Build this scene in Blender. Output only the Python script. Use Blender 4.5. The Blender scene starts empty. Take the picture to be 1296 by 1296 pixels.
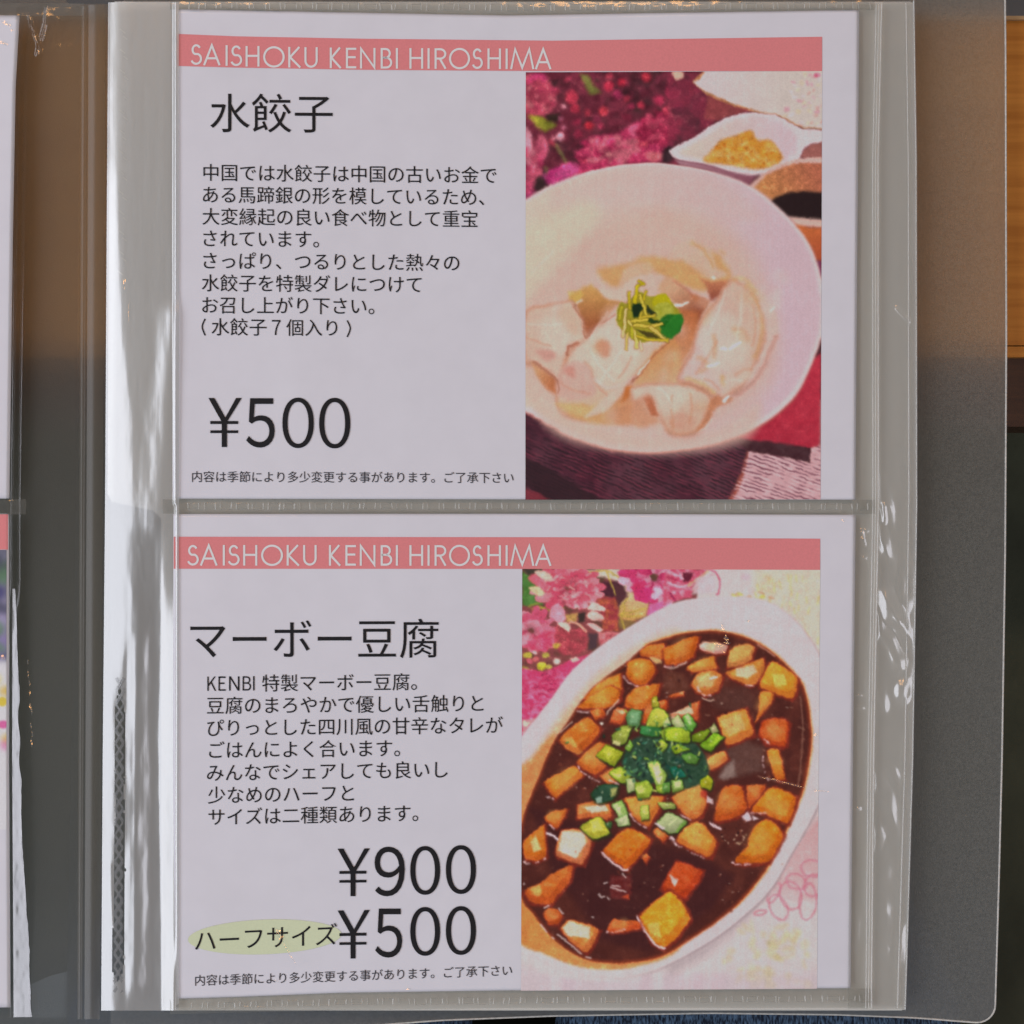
import bpy, math, random
import numpy as np

scene = bpy.context.scene
col = scene.collection
random.seed(7)

# ------------------------------------------------------------ camera
CAM_H = 0.50                       # metres above the open page
PX = 0.315 / 1296.0                # metres per photograph pixel on the page
cam_d = bpy.data.cameras.new('camera')
cam = bpy.data.objects.new('camera', cam_d)
col.objects.link(cam)
cam.location = (0, 0, CAM_H)
cam_d.sensor_width = 36.0
cam_d.lens = 36.0 * CAM_H / 0.315
cam_d.clip_start = 0.01
cam_d.clip_end = 50
scene.camera = cam

# ------------------------------------------------------------ room light
world = bpy.data.worlds.new('World')
scene.world = world
world.use_nodes = True
wn = world.node_tree
wn.nodes.clear()
w_out = wn.nodes.new('ShaderNodeOutputWorld')
w_bg = wn.nodes.new('ShaderNodeBackground')
w_tc = wn.nodes.new('ShaderNodeTexCoord')
w_sep = wn.nodes.new('ShaderNodeSeparateXYZ')
w_ramp = wn.nodes.new('ShaderNodeValToRGB')
wn.links.new(w_tc.outputs['Generated'], w_sep.inputs[0])
wn.links.new(w_sep.outputs['Z'], w_ramp.inputs[0])
w_ramp.color_ramp.elements[0].position = 0.0
w_ramp.color_ramp.elements[0].color = (0.10, 0.09, 0.08, 1)
w_ramp.color_ramp.elements[1].position = 0.75
w_ramp.color_ramp.elements[1].color = (0.30, 0.285, 0.285, 1)
# the photographer leaning over the file keeps the zenith dim
e_ = w_ramp.color_ramp.elements.new(0.90)
e_.color = (0.15, 0.145, 0.145, 1)
e_ = w_ramp.color_ramp.elements.new(0.985)
e_.color = (0.07, 0.066, 0.064, 1)
wn.links.new(w_ramp.outputs[0], w_bg.inputs[0])
wn.links.new(w_bg.outputs[0], w_out.inputs[0])
w_bg.inputs[1].default_value = 0.70


def lamp_area(name, loc, target, sx, sy, power, color):
    d = bpy.data.lights.new(name, 'AREA')
    d.shape = 'RECTANGLE'
    d.size, d.size_y = sx, sy
    d.energy = power
    d.color = color
    o = bpy.data.objects.new(name, d)
    col.objects.link(o)
    o.location = loc
    v = np.array(target, float) - np.array(loc, float)
    from mathutils import Vector
    o.rotation_euler = Vector(v).to_track_quat('-Z', 'Y').to_euler()
    return o


lamp_area('window_light', (-1.35, -0.05, 0.95), (0, 0, 0), 2.5, 1.1, 19.0, (0.915, 0.96, 1.075))
lamp_area('window_light', (1.5, -0.45, 1.15), (0, 0, 0), 1.4, 1.0, 7.8, (0.955, 0.965, 1.085))
for lx, ly, lz in ((-0.5, 1.08, 1.7), (0.15, 1.08, 1.75), (0.75, 1.12, 1.7)):
    d = bpy.data.lights.new('pendant_bulb', 'POINT')
    d.energy = 4.6
    d.shadow_soft_size = 0.11
    d.color = (1.0, 0.46, 0.12)
    o = bpy.data.objects.new('pendant_bulb', d)
    col.objects.link(o)
    o.location = (lx, ly, lz)

scene.view_settings.view_transform = 'Standard'
scene.view_settings.look = 'None'
scene.view_settings.exposure = 0.21
scene.view_settings.gamma = 1.0
scene.view_settings.use_curve_mapping = False
scene.cycles.use_denoising = True
scene.cycles.max_bounces = 12
scene.cycles.transparent_max_bounces = 16


# ------------------------------------------------------------ helpers
def P(px, py, z=0.0):
    """world point (z in mm above the page) that the photo shows at pixel px, py"""
    k = (CAM_H - z * 0.001) / CAM_H * PX
    return ((px - 648.0) * k, (648.0 - py) * k, z * 0.001)


def Pn(X, Y, Z):
    k = (CAM_H - Z * 0.001) / CAM_H * PX
    return np.stack([(X - 648.0) * k, (648.0 - Y) * k, Z * 0.001], -1)


def mesh_obj(name, verts, faces, mat, parent=None, smooth=True, colors=None):
    me = bpy.data.meshes.new(name)
    V = np.asarray(verts, dtype=np.float32)
    F = faces
    if isinstance(F, np.ndarray):
        n, k = F.shape
        me.vertices.add(len(V))
        me.vertices.foreach_set('co', V.ravel())
        me.loops.add(n * k)
        me.loops.foreach_set('vertex_index', F.astype(np.int32).ravel())
        me.polygons.add(n)
        me.polygons.foreach_set('loop_start', np.arange(0, n * k, k, dtype=np.int32))
        me.polygons.foreach_set('loop_total', np.full(n, k, dtype=np.int32))
        me.update(calc_edges=True)
    else:
        me.from_pydata([tuple(v) for v in V], [], F)
        me.update()
    me.validate()
    if smooth:
        me.polygons.foreach_set('use_smooth', [True] * len(me.polygons))
    if colors is not None:
        ca = me.color_attributes.new('print', 'FLOAT_COLOR', 'POINT')
        c4 = np.ones((len(V), 4), np.float32)
        c4[:, :3] = colors
        ca.data.foreach_set('color', c4.ravel())
    if mat:
        me.materials.append(mat)
    o = bpy.data.objects.new(name, me)
    col.objects.link(o)
    if parent:
        o.parent = parent
    return o


def grid_faces(ny, nx, keep=None):
    i = np.arange(ny * nx).reshape(ny, nx)
    # order so that normals point up with y running down the picture
    f = np.stack([i[:-1, :-1], i[1:, :-1], i[1:, 1:], i[:-1, 1:]], -1)
    if keep is not None:
        return f[keep].reshape(-1, 4)
    return f.reshape(-1, 4)


def thing(name, label, cat, group=None):
    o = bpy.data.objects.new(name, None)
    o.empty_display_size = 0.02
    col.objects.link(o)
    o['label'] = label
    o['category'] = cat
    if group:
        o['group'] = group
    return o


def tag(o, label=None, cat=None, group=None, kind=None):
    for k, v in (('label', label), ('category', cat), ('group', group), ('kind', kind)):
        if v:
            o[k] = v
    return o


def lin(c):
    c = np.asarray(c, float) / 255.0
    return np.where(c <= 0.04045, c / 12.92, ((c + 0.055) / 1.055) ** 2.4)


PAPER = lin((178, 173, 180))
BLACK = 0.013


def ink(c):
    """printed colour: how a spot looks next to white paper, as a base colour"""
    a = (lin(c) - BLACK) / (PAPER - BLACK) * 0.80
    return np.clip(a, 0.004, 0.86)


def ink4(c):
    a = ink(c)
    return (float(a[0]), float(a[1]), float(a[2]), 1)


# ------------------------------------------------------------ noise
def _hash(ix, iy, seed):
    h = (ix.astype(np.int64) * 374761393 + iy.astype(np.int64) * 668265263 + seed * 1442695041) & 0x7fffffff
    h = ((h ^ (h >> 13)) * 1274126177) & 0x7fffffff
    return ((h ^ (h >> 16)) & 0xffff) / 65535.0


def vnoise(X, Y, sx, sy=None, seed=0):
    sy = sy or sx
    u, v = X / sx, Y / sy
    iu, iv = np.floor(u), np.floor(v)
    fu, fv = u - iu, v - iv
    fu = fu * fu * (3 - 2 * fu)
    fv = fv * fv * (3 - 2 * fv)
    iu, iv = iu.astype(np.int64), iv.astype(np.int64)
    a, b = _hash(iu, iv, seed), _hash(iu + 1, iv, seed)
    c, d = _hash(iu, iv + 1, seed), _hash(iu + 1, iv + 1, seed)
    return (a * (1 - fu) + b * fu) * (1 - fv) + (c * (1 - fu) + d * fu) * fv


def fbm(X, Y, sx, sy=None, seed=0, n=3):
    sy = sy or sx
    t, amp, tot = 0, 1.0, 0
    for k in range(n):
        t = t + amp * vnoise(X, Y, sx / 2 ** k, sy / 2 ** k, seed + 17 * k)
        tot += amp
        amp *= 0.5
    return t / tot


def sstep(a, b, x):
    t = np.clip((x - a) / (b - a), 0, 1)
    return t * t * (3 - 2 * t)


# ------------------------------------------------------------ materials
def new_mat(name):
    m = bpy.data.materials.new(name)
    m.use_nodes = True
    nt = m.node_tree
    nt.nodes.clear()
    out = nt.nodes.new('ShaderNodeOutputMaterial')
    return m, nt, out


def N(nt, t, **kw):
    n = nt.nodes.new(t)
    for k, v in kw.items():
        setattr(n, k, v)
    return n


def principled(name, color, rough=0.6, coat=0.0, coat_rough=0.08, noise=0.0, nscale=300.0, bump=0.0, bscale=80.0,
               spec=0.4, vcol=False, cbump=0.0, cscale=25.0):
    m, nt, out = new_mat(name)
    b = N(nt, 'ShaderNodeBsdfPrincipled')
    b.inputs['Roughness'].default_value = rough
    b.inputs['Specular IOR Level'].default_value = spec
    b.inputs['Coat Weight'].default_value = coat
    b.inputs['Coat Roughness'].default_value = coat_rough
    nt.links.new(b.outputs[0], out.inputs[0])
    tc = N(nt, 'ShaderNodeTexCoord')
    if vcol:
        src = N(nt, 'ShaderNodeVertexColor', layer_name='print').outputs[0]
    else:
        r = N(nt, 'ShaderNodeRGB')
        r.outputs[0].default_value = color if len(color) == 4 else (*color, 1)
        src = r.outputs[0]
    if noise:
        nz = N(nt, 'ShaderNodeTexNoise')
        nz.inputs['Scale'].default_value = nscale
        nz.inputs['Detail'].default_value = 4
        nt.links.new(tc.outputs['Object'], nz.inputs['Vector'])
        mr = N(nt, 'ShaderNodeMapRange')
        mr.inputs['From Min'].default_value = 0.25
        mr.inputs['From Max'].default_value = 0.75
        mr.inputs['To Min'].default_value = 1 - noise
        mr.inputs['To Max'].default_value = 1 + noise
        nt.links.new(nz.outputs[0], mr.inputs[0])
        mx = N(nt, 'ShaderNodeVectorMath', operation='SCALE')
        nt.links.new(src, mx.inputs[0])
        nt.links.new(mr.outputs[0], mx.inputs['Scale'])
        src = mx.outputs[0]
    nt.links.new(src, b.inputs['Base Color'])
    if bump:
        nz = N(nt, 'ShaderNodeTexNoise')
        nz.inputs['Scale'].default_value = bscale
        nz.inputs['Detail'].default_value = 3
        nt.links.new(tc.outputs['Object'], nz.inputs['Vector'])
        bp = N(nt, 'ShaderNodeBump')
        bp.inputs['Strength'].default_value = 1.0
        bp.inputs['Distance'].default_value = bump
        nt.links.new(nz.outputs[0], bp.inputs['Height'])
        nt.links.new(bp.outputs[0], b.inputs['Normal'])
    if cbump:
        nz = N(nt, 'ShaderNodeTexNoise')
        nz.inputs['Scale'].default_value = cscale
        nz.inputs['Detail'].default_value = 2
        nt.links.new(tc.outputs['Object'], nz.inputs['Vector'])
        bp = N(nt, 'ShaderNodeBump')
        bp.inputs['Distance'].default_value = cbump
        nt.links.new(nz.outputs[0], bp.inputs['Height'])
        nt.links.new(bp.outputs[0], b.inputs['Coat Normal'])
    return m


# the clear pocket film lies tight on the cards there: it is the coat of their print
COAT = dict(coat=0.55, coat_rough=0.12, spec=0.25, cbump=0.0004, cscale=28.0)
M_PAPER = principled('card_paper', tuple(np.array((0.81, 0.795, 0.84))), 0.75, noise=0.02, nscale=120, **COAT)
M_INK = principled('black_ink', (0.012, 0.011, 0.013, 1), 0.6, **COAT)
M_INK_SOFT = principled('grey_ink', (0.045, 0.042, 0.05, 1), 0.6, **COAT)
M_PINK = principled('pink_ink', ink4((205, 109, 114)), 0.7, noise=0.05, nscale=1800, **COAT)
M_LETTER = principled('pale_lettering', ink4((200, 182, 184)), 0.7, **COAT)
M_OVAL = principled('pale_green_ink', ink4((173, 174, 151)), 0.7, noise=0.03, nscale=1500, **COAT)
M_PRINT = principled('photo_print', (0, 0, 0), 0.7, vcol=True, noise=0.055, nscale=1900, **COAT)


def film_mat(name, haze=0.05, haze_col=(0.6, 0.6, 0.57), gloss=0.11, rough=0.07, bump=0.0, bscale=60.0, tint=0.96,
             stretch=(1, 1, 1)):
    """clear plastic: see-through, a little milky, with a sharp reflection"""
    m, nt, out = new_mat(name)
    tr = N(nt, 'ShaderNodeBsdfTransparent')
    tr.inputs[0].default_value = (tint, tint, tint * 0.985, 1)
    df = N(nt, 'ShaderNodeBsdfDiffuse')
    df.inputs[0].default_value = (*haze_col, 1)
    gl = N(nt, 'ShaderNodeBsdfGlossy')
    gl.inputs['Roughness'].default_value = rough
    m1 = N(nt, 'ShaderNodeMixShader')
    m1.inputs[0].default_value = haze
    nt.links.new(tr.outputs[0], m1.inputs[1])
    nt.links.new(df.outputs[0], m1.inputs[2])
    lw = N(nt, 'ShaderNodeLayerWeight')
    lw.inputs[0].default_value = 0.3
    mr = N(nt, 'ShaderNodeMapRange')
    mr.inputs['To Min'].default_value = gloss
    mr.inputs['To Max'].default_value = 0.8
    pw = N(nt, 'ShaderNodeMath', operation='POWER')
    pw.inputs[1].default_value = 4.0
    lw.inputs[0].default_value = 0.5
    nt.links.new(lw.outputs['Facing'], pw.inputs[0])
    nt.links.new(pw.outputs[0], mr.inputs[0])
    m2 = N(nt, 'ShaderNodeMixShader')
    nt.links.new(mr.outputs[0], m2.inputs[0])
    nt.links.new(m1.outputs[0], m2.inputs[1])
    nt.links.new(gl.outputs[0], m2.inputs[2])
    nt.links.new(m2.outputs[0], out.inputs[0])
    if bump:
        tc = N(nt, 'ShaderNodeTexCoord')
        mp = N(nt, 'ShaderNodeMapping')
        mp.inputs['Scale'].default_value = stretch
        nz = N(nt, 'ShaderNodeTexNoise')
        nz.inputs['Scale'].default_value = bscale
        nz.inputs['Detail'].default_value = 3
        nt.links.new(tc.outputs['Object'], mp.inputs[0])
        nt.links.new(mp.outputs[0], nz.inputs['Vector'])
        bp = N(nt, 'ShaderNodeBump')
        bp.inputs['Distance'].default_value = bump
        nt.links.new(nz.outputs[0], bp.inputs['Height'])
        nt.links.new(bp.outputs[0], gl.inputs['Normal'])
        nt.links.new(bp.outputs[0], df.inputs['Normal'])
    return m


M_FILM = film_mat('clear_film', haze=0.06, gloss=0.15, rough=0.13, bump=0.00015, bscale=60, stretch=(2.0, 0.35, 1))
M_BACK = film_mat('milky_backing', haze=0.84, haze_col=(0.80, 0.775, 0.70), gloss=0.05, rough=0.2, bump=0.0003, bscale=40)
M_BIND = film_mat('binding_film', haze=0.46, haze_col=(0.76, 0.76, 0.73), gloss=0.25, rough=0.24, bump=0.00007, bscale=40, stretch=(9.0, 0.4, 1))
M_WELD = film_mat('welded_film', haze=0.12, haze_col=(0.5, 0.49, 0.43), gloss=0.08, rough=0.12, tint=0.87)
M_WELDLINE = film_mat('weld_ridge', haze=0.5, haze_col=(0.86, 0.84, 0.77), gloss=0.25, rough=0.12)
# ------------------------------------------------------------ printed photographs, drawn in code
K = 6.48


def Z(ox, oy, *pts):
    return [(ox + a / K, oy + b / K) for a, b in pts]


def spline(pts, n=8):
    p = np.array(pts, float)
    m = len(p)
    out = []
    for i in range(m):
        a, b, c, d = p[i - 1], p[i], p[(i + 1) % m], p[(i + 2) % m]
        for t in np.arange(n) / n:
            out.append(0.5 * ((2 * b) + (-a + c) * t + (2 * a - 5 * b + 4 * c - d) * t * t + (-a + 3 * b - 3 * c + d) * t ** 3))
    return np.array(out)


class Pic:
    def __init__(self, quad, step=0.8):
        (ax, ay), (bx, by), (cx, cy), (dx, dy) = quad      # TL TR BR BL
        nx = int((bx - ax) / step) + 1
        ny = int((dy - ay) / step) + 1
        u, v = np.meshgrid(np.linspace(0, 1, nx), np.linspace(0, 1, ny))
        self.X = (ax * (1 - u) + bx * u) * (1 - v) + (dx * (1 - u) + cx * u) * v
        self.Y = (ay * (1 - u) + by * u) * (1 - v) + (dy * (1 - u) + cy * u) * v
        self.img = np.zeros((ny, nx, 3))
        self.x0, self.y0, self.st, self.nx, self.ny = ax, ay, step, nx, ny

    def win(self, x0, y0, x1, y1):
        i0 = int(max(0, (x0 - self.x0 - 6) / self.st)); i1 = int(min(self.nx, (x1 - self.x0 + 6) / self.st + 1))
        j0 = int(max(0, (y0 - self.y0 - 6) / self.st)); j1 = int(min(self.ny, (y1 - self.y0 + 6) / self.st + 1))
        if i1 <= i0 or j1 <= j0:
            return None
        return slice(j0, j1), slice(i0, i1)

    def put(self, w, a, c):
        self.img[w] = self.img[w] * (1 - a[..., None]) + np.asarray(c, float) * a[..., None]

    def cover(self, poly, soft):
        p = np.array(poly, float)
        w = self.win(p[:, 0].min() - soft, p[:, 1].min() - soft, p[:, 0].max() + soft, p[:, 1].max() + soft)
        if w is None:
            return None, None
        X, Y = self.X[w], self.Y[w]
        d = np.full(X.shape, 1e9)
        s = np.zeros(X.shape, bool)
        for i in range(len(p)):
            a, b = p[i - 1], p[i]
            e = b - a
            L = e @ e
            if L < 1e-12:
                continue
            t = np.clip(((X - a[0]) * e[0] + (Y - a[1]) * e[1]) / L, 0, 1)
            d = np.minimum(d, (X - a[0] - t * e[0]) ** 2 + (Y - a[1] - t * e[1]) ** 2)
            if a[1] != b[1]:
                cr = ((a[1] > Y) != (b[1] > Y)) & (X < (b[0] - a[0]) * (Y - a[1]) / (b[1] - a[1]) + a[0])
                s ^= cr
        sd = np.where(s, np.sqrt(d), -np.sqrt(d))
        return w, sd

    def fill(self, poly, c, soft=1.0, alpha=1.0, smooth=False, c2=None, p0=None, p1=None, nz=0.0, ns=4.0, seed=0, edge=None,
             ew=3.0, c3=None):
        """soft-edged patch; c->c2 along p0->p1; nz mottles it towards c3; edge darkens its rim"""
        if smooth:
            poly = spline(poly)
        w, sd = self.cover(poly, soft)
        if w is None:
            return
        a = sstep(-soft / 2, soft / 2, sd) * alpha
        C = np.broadcast_to(np.asarray(c, float), sd.shape + (3,)).copy()
        X, Y = self.X[w], self.Y[w]
        if c2 is not None:
            q0, q1 = np.array(p0, float), np.array(p1, float)
            e = q1 - q0
            t = np.clip(((X - q0[0]) * e[0] + (Y - q0[1]) * e[1]) / (e @ e), 0, 1)[..., None]
            C = C * (1 - t) + np.asarray(c2, float) * t
        if nz:
            n = (fbm(X, Y, ns, seed=seed) - 0.5)[..., None] * 2
            if c3 is not None:
                t = np.clip(n * 1.2 + 0.2, 0, 1) * nz
                C = C * (1 - t) + np.asarray(c3, float) * t
            else:
                C = C + n * nz
        if edge is not None:
            t = (1 - sstep(0, ew, sd))[..., None] * 0.8
            C = C * (1 - t) + np.asarray(edge, float) * t
        self.put(w, a, C)

    def ell(self, cx, cy, rx, ry, c, soft=1.5, ang=0.0, alpha=1.0, **k):
        t = np.linspace(0, 2 * math.pi, 28, endpoint=False)
        x, y = rx * np.cos(t), ry * np.sin(t)
        ca, sa = math.cos(ang), math.sin(ang)
        self.fill(np.stack([cx + x * ca - y * sa, cy + x * sa + y * ca], -1), c, soft, alpha, **k)

    def line(self, pts, c, wd=1.5, soft=1.2, alpha=1.0):
        p = np.array(pts, float)
        m = wd + soft
        w = self.win(p[:, 0].min() - m, p[:, 1].min() - m, p[:, 0].max() + m, p[:, 1].max() + m)
        if w is None:
            return
        X, Y = self.X[w], self.Y[w]
        d = np.full(X.shape, 1e9)
        for i in range(len(p) - 1):
            a, e = p[i], p[i + 1] - p[i]
            t = np.clip(((X - a[0]) * e[0] + (Y - a[1]) * e[1]) / max(e @ e, 1e-9), 0, 1)
            d = np.minimum(d, (X - a[0] - t * e[0]) ** 2 + (Y - a[1] - t * e[1]) ** 2)
        d = np.sqrt(d)
        self.put(w, sstep(wd / 2 + soft / 2, wd / 2 - soft / 2, d) * alpha, c)

    def blur(self, x0, y0, x1, y1, r):
        w = self.win(x0, y0, x1, y1)
        A = self.img[w]
        n = int(r * 2.5 / self.st) + 1
        k = np.exp(-0.5 * (np.arange(-n, n + 1) * self.st / r) ** 2)
        k /= k.sum()
        for ax in (0, 1):
            pad = [(0, 0)] * 3
            pad[ax] = (n, n)
            B = np.pad(A, pad, mode='edge')
            A = sum(k[i] * (B[i:i + A.shape[0]] if ax == 0 else B[:, i:i + A.shape[1]]) for i in range(2 * n + 1))
        self.img[w] = A

    def stripes(self, poly, c, ang, pitch, length, alpha, thr=0.5, soft=2, seed=0, jit=0.8):
        w, sd = self.cover(poly, soft)
        if w is None:
            return
        X, Y = self.X[w], self.Y[w]
        ca, sa = math.cos(ang), math.sin(ang)
        U, V = X * ca + Y * sa, -X * sa + Y * ca
        V = V + (fbm(X, Y, 26, seed=seed + 3) - .5) * pitch * jit * 2
        n = vnoise(U, V, length, pitch, seed)
        a = sstep(thr, thr + 0.22, n) * alpha * sstep(-soft / 2, soft / 2, sd)
        self.put(w, a, c)

    def petals(self, cx, cy, r, n, cols, seed=0, squash=0.8, inner=0.25, wid=0.22, ang0=0, soft=1.5):
        rg = random.Random(seed)
        for ring, sc in ((0, 1.0), (1, 0.74), (2, 0.48)):
            for i in range(n):
                a = ang0 + 2 * math.pi * (i + 0.5 * ring) / n + rg.uniform(-.12, .12)
                L = r * sc * rg.uniform(.82, 1.08)
                wd = r * wid * rg.uniform(.8, 1.2)
                base = cols[rg.randrange(len(cols))]
                pts = []
                for t, k in ((inner, .35), (.5, .8), (.75, 1.), (.93, .7), (1., 0.), (.93, -.7), (.75, -1.), (.5, -.8), (inner, -.35)):
                    x, y = L * t, wd * k
                    pts.append((cx + x * math.cos(a) - y * math.sin(a), cy + (x * math.sin(a) + y * math.cos(a)) * squash))
                tip = (cx + L * math.cos(a), cy + L * math.sin(a) * squash)
                dark = tuple(v * .62 for v in base)
                self.fill(pts, dark, soft, c2=base, p0=(cx, cy), p1=tip, edge=tuple(v * .82 for v in base), ew=1.2)


# ---------------- dumpling photograph
pa = Pic([(665.5, 91.5), (1040.5, 90.0), (1038.5, 632), (665.0, 632.5)])
A, B, C_, D, E_, F_, G, H = (660, 85), (845, 85), (660, 230), (845, 230), (660, 345), (845, 345), (660, 470), (845, 470)
full = [(600, 60), (1100, 60), (1100, 700), (600, 700)]
pa.fill(full, (82, 38, 48), nz=1.0, ns=22, seed=3, c3=(46, 32, 34))
pa.fill([(600, 60), (905, 60), (905, 260), (600, 260)], (120, 40, 58), 6, .55, nz=1.0, ns=13, seed=8, c3=(48, 34, 36))
rg = random.Random(4)
for i in range(60):
    x, y = rg.uniform(690, 900), rg.uniform(93, 190)
    pa.ell(x, y, rg.uniform(2, 7), rg.uniform(2, 6), rg.choice([(130, 36, 58), (150, 45, 66), (106, 40, 56), (58, 40, 40), (48, 34, 36), (160, 44, 62)]),
           3.0, rg.uniform(0, 3), rg.uniform(.4, .9))
pa.fill(Z(*A, (30, 90), (110, 70), (210, 90), (260, 200), (285, 300), (230, 370), (130, 400), (30, 370)), (172, 62, 82), 5, smooth=True,
        nz=.7, ns=9, seed=2, c3=(205, 112, 122))
for i in range(7):
    pa.line(Z(*A, (40 + i * 8, 130 + i * 36), (140, 150 + i * 33), (255, 165 + i * 30)), rg.choice([(205, 120, 128), (140, 40, 64)]), 2, 3, .55)
pa.fill(Z(*A, (200, 385), (310, 380), (300, 460), (230, 450)), (44, 34, 30), 4)
pa.fill(Z(*A, (90, 60), (180, 55), (200, 110), (110, 140), (50, 120)), (178, 46, 96), 6, .8, smooth=True)
pa.fill(Z(*A, (50, 395), (160, 405), (295, 480), (240, 505), (190, 535), (130, 495)), (142, 138, 40), 3, c2=(95, 100, 34), p0=(670, 146), p1=(705, 162))
pa.fill(Z(*A, (480, 50), (545, 65), (600, 165), (655, 210), (560, 228), (520, 130)), (108, 110, 52), 4)
pa.fill(Z(*A, (30, 500), (75, 545), (88, 640), (60, 720), (30, 740)), (202, 128, 146), 4, smooth=True)
pa.fill(Z(*A, (150, 555), (205, 600), (215, 700), (150, 790), (60, 800), (50, 760), (110, 690)), (172, 46, 86), 4, smooth=True, c2=(196, 90, 112), p0=(668, 205), p1=(690, 175))
pa.fill(Z(*A, (30, 760), (80, 780), (130, 860), (120, 1010), (40, 1060), (30, 1000)), (186, 66, 98), 5, smooth=True, nz=.8, ns=7, seed=6, c3=(120, 34, 66))
pa.fill(Z(*A, (30, 1040), (110, 1010), (140, 1030), (30, 1110)), (150, 50, 92), 4)
pa.fill(Z(*A, (130, 880), (230, 850), (230, 960), (140, 1020), (95, 1000)), (48, 36, 36), 5, smooth=True)
pa.line(Z(*A, (285, 640), (330, 720), (375, 790)), (112, 108, 62), 3, 3)
pa.line(Z(*A, (200, 820), (230, 950)), (96, 92, 56), 3, 3, .8)
for x, y, r, c in ((345, 325, 18, (206, 132, 148)), (325, 425, 18, (168, 84, 112)), (350, 495, 20, (176, 92, 116)), (315, 568, 30, (214, 142, 160)),
                   (265, 585, 18, (204, 116, 134)), (555, 480, 35, (186, 40, 55)), (672, 360, 37, (186, 52, 66)), (545, 375, 28, (158, 46, 62)),
                   (715, 155, 42, (172, 40, 62)), (980, 310, 32, (168, 44, 64)), (1195, 360, 36, (178, 52, 72)), (650, 485, 26, (146, 40, 66)),
                   (465, 445, 26, (140, 38, 62)), (820, 120, 34, (158, 34, 52)), (1020, 80, 40, (150, 36, 50)), (1130, 270, 42, (150, 40, 66)),
                   (790, 225, 40, (140, 40, 72)), (1240, 200, 60, (166, 44, 74)), (1290, 330, 40, (150, 40, 70)), (410, 250, 55, (158, 44, 62)),
                   (440, 340, 40, (150, 40, 58)), (620, 420, 30, (120, 40, 62)), (900, 320, 30, (130, 38, 62))):
    x, y = Z(*A, (x, y))[0]
    pa.ell(x, y, r / K, r / K, c, 3.5, alpha=.95)
    pa.ell(x - r * .25 / K, y - r * .3 / K, r * .4 / K, r * .35 / K, tuple(min(255, v * 1.2) for v in c), 2.5, alpha=.6)
pa.fill(Z(*A, (440, 700), (540, 640), (560, 570), (680, 560), (800, 540), (930, 440), (1060, 440), (1230, 430), (1240, 640), (1180, 760), (900, 800), (600, 850),
          (430, 910), (250, 960), (250, 880), (330, 800), (470, 790)), (178, 48, 86), 5, nz=.9, ns=11, seed=11, c3=(120, 30, 60))
for poly, c in (((560, 720), (700, 640), (820, 660), (760, 760), (620, 810), (540, 790)), (204, 108, 118)), (((620, 700), (760, 680), (740, 740), (650, 800)), (208, 128, 130)), \
        (((880, 480), (980, 470), (1040, 540), (960, 560), (900, 570)), (206, 92, 126)), (((940, 590), (1050, 570), (1040, 640), (950, 640)), (196, 70, 82)), \
        (((1020, 700), (1170, 710), (1120, 765), (1040, 760)), (206, 104, 110)), (((320, 810), (440, 790), (470, 850), (330, 910)), (196, 70, 130)), \
        (((260, 880), (330, 830), (340, 930), (260, 950)), (184, 44, 104)), (((470, 700), (560, 690), (540, 780), (470, 760)), (198, 62, 84)), \
        (((800, 720), (900, 740), (880, 790), (760, 790)), (204, 96, 104)), (((1080, 460), (1200, 450), (1200, 560), (1100, 560)), (150, 36, 66)):
    pa.fill(Z(*A, *poly), c, 4, .85, smooth=True, nz=12, ns=4, seed=5)
for i in range(26):
    x, y = Z(*A, (rg.uniform(480, 1200), rg.uniform(560, 780)))[0]
    pa.line([(x, y), (x + rg.uniform(-7, 7), y + rg.uniform(-7, 4))], rg.choice([(212, 130, 138), (130, 30, 58), (200, 80, 110)]), rg.uniform(1, 2.2), 2.2, .6)
pa.fill(Z(*A, (1160, 690), (1230, 640), (1240, 760), (1160, 790)), (46, 34, 38), 5, smooth=True)
FL = [(186, 52, 92), (170, 42, 80), (202, 96, 116), (192, 70, 100)]
pa.petals(771, 196, 44, 15, FL, seed=31, squash=.62, wid=.16, soft=2.5)
pa.petals(680, 122, 27, 13, [(176, 62, 84), (196, 98, 110), (160, 50, 76)], seed=32, squash=.9, wid=.2, soft=2.5)
pa.petals(662, 205, 27, 11, [(196, 104, 124), (176, 52, 88), (188, 74, 100)], seed=33, squash=1.1, wid=.2, soft=2.5)
pa.petals(832, 165, 30, 13, [(170, 44, 76), (150, 36, 66), (184, 62, 90)], seed=34, squash=.8, wid=.2, soft=2.5)
pa.petals(704, 226, 17, 9, [(184, 44, 110), (196, 70, 130)], seed=35, squash=.9, wid=.26, soft=2.5)
pa.blur(660, 85, 905, 260, 1.5)
w_ = pa.win(660, 85, 905, 260)
mt = (fbm(pa.X[w_], pa.Y[w_], 9, seed=77) - .5)[..., None]
pa.img[w_] *= 1 + .55 * mt
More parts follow.
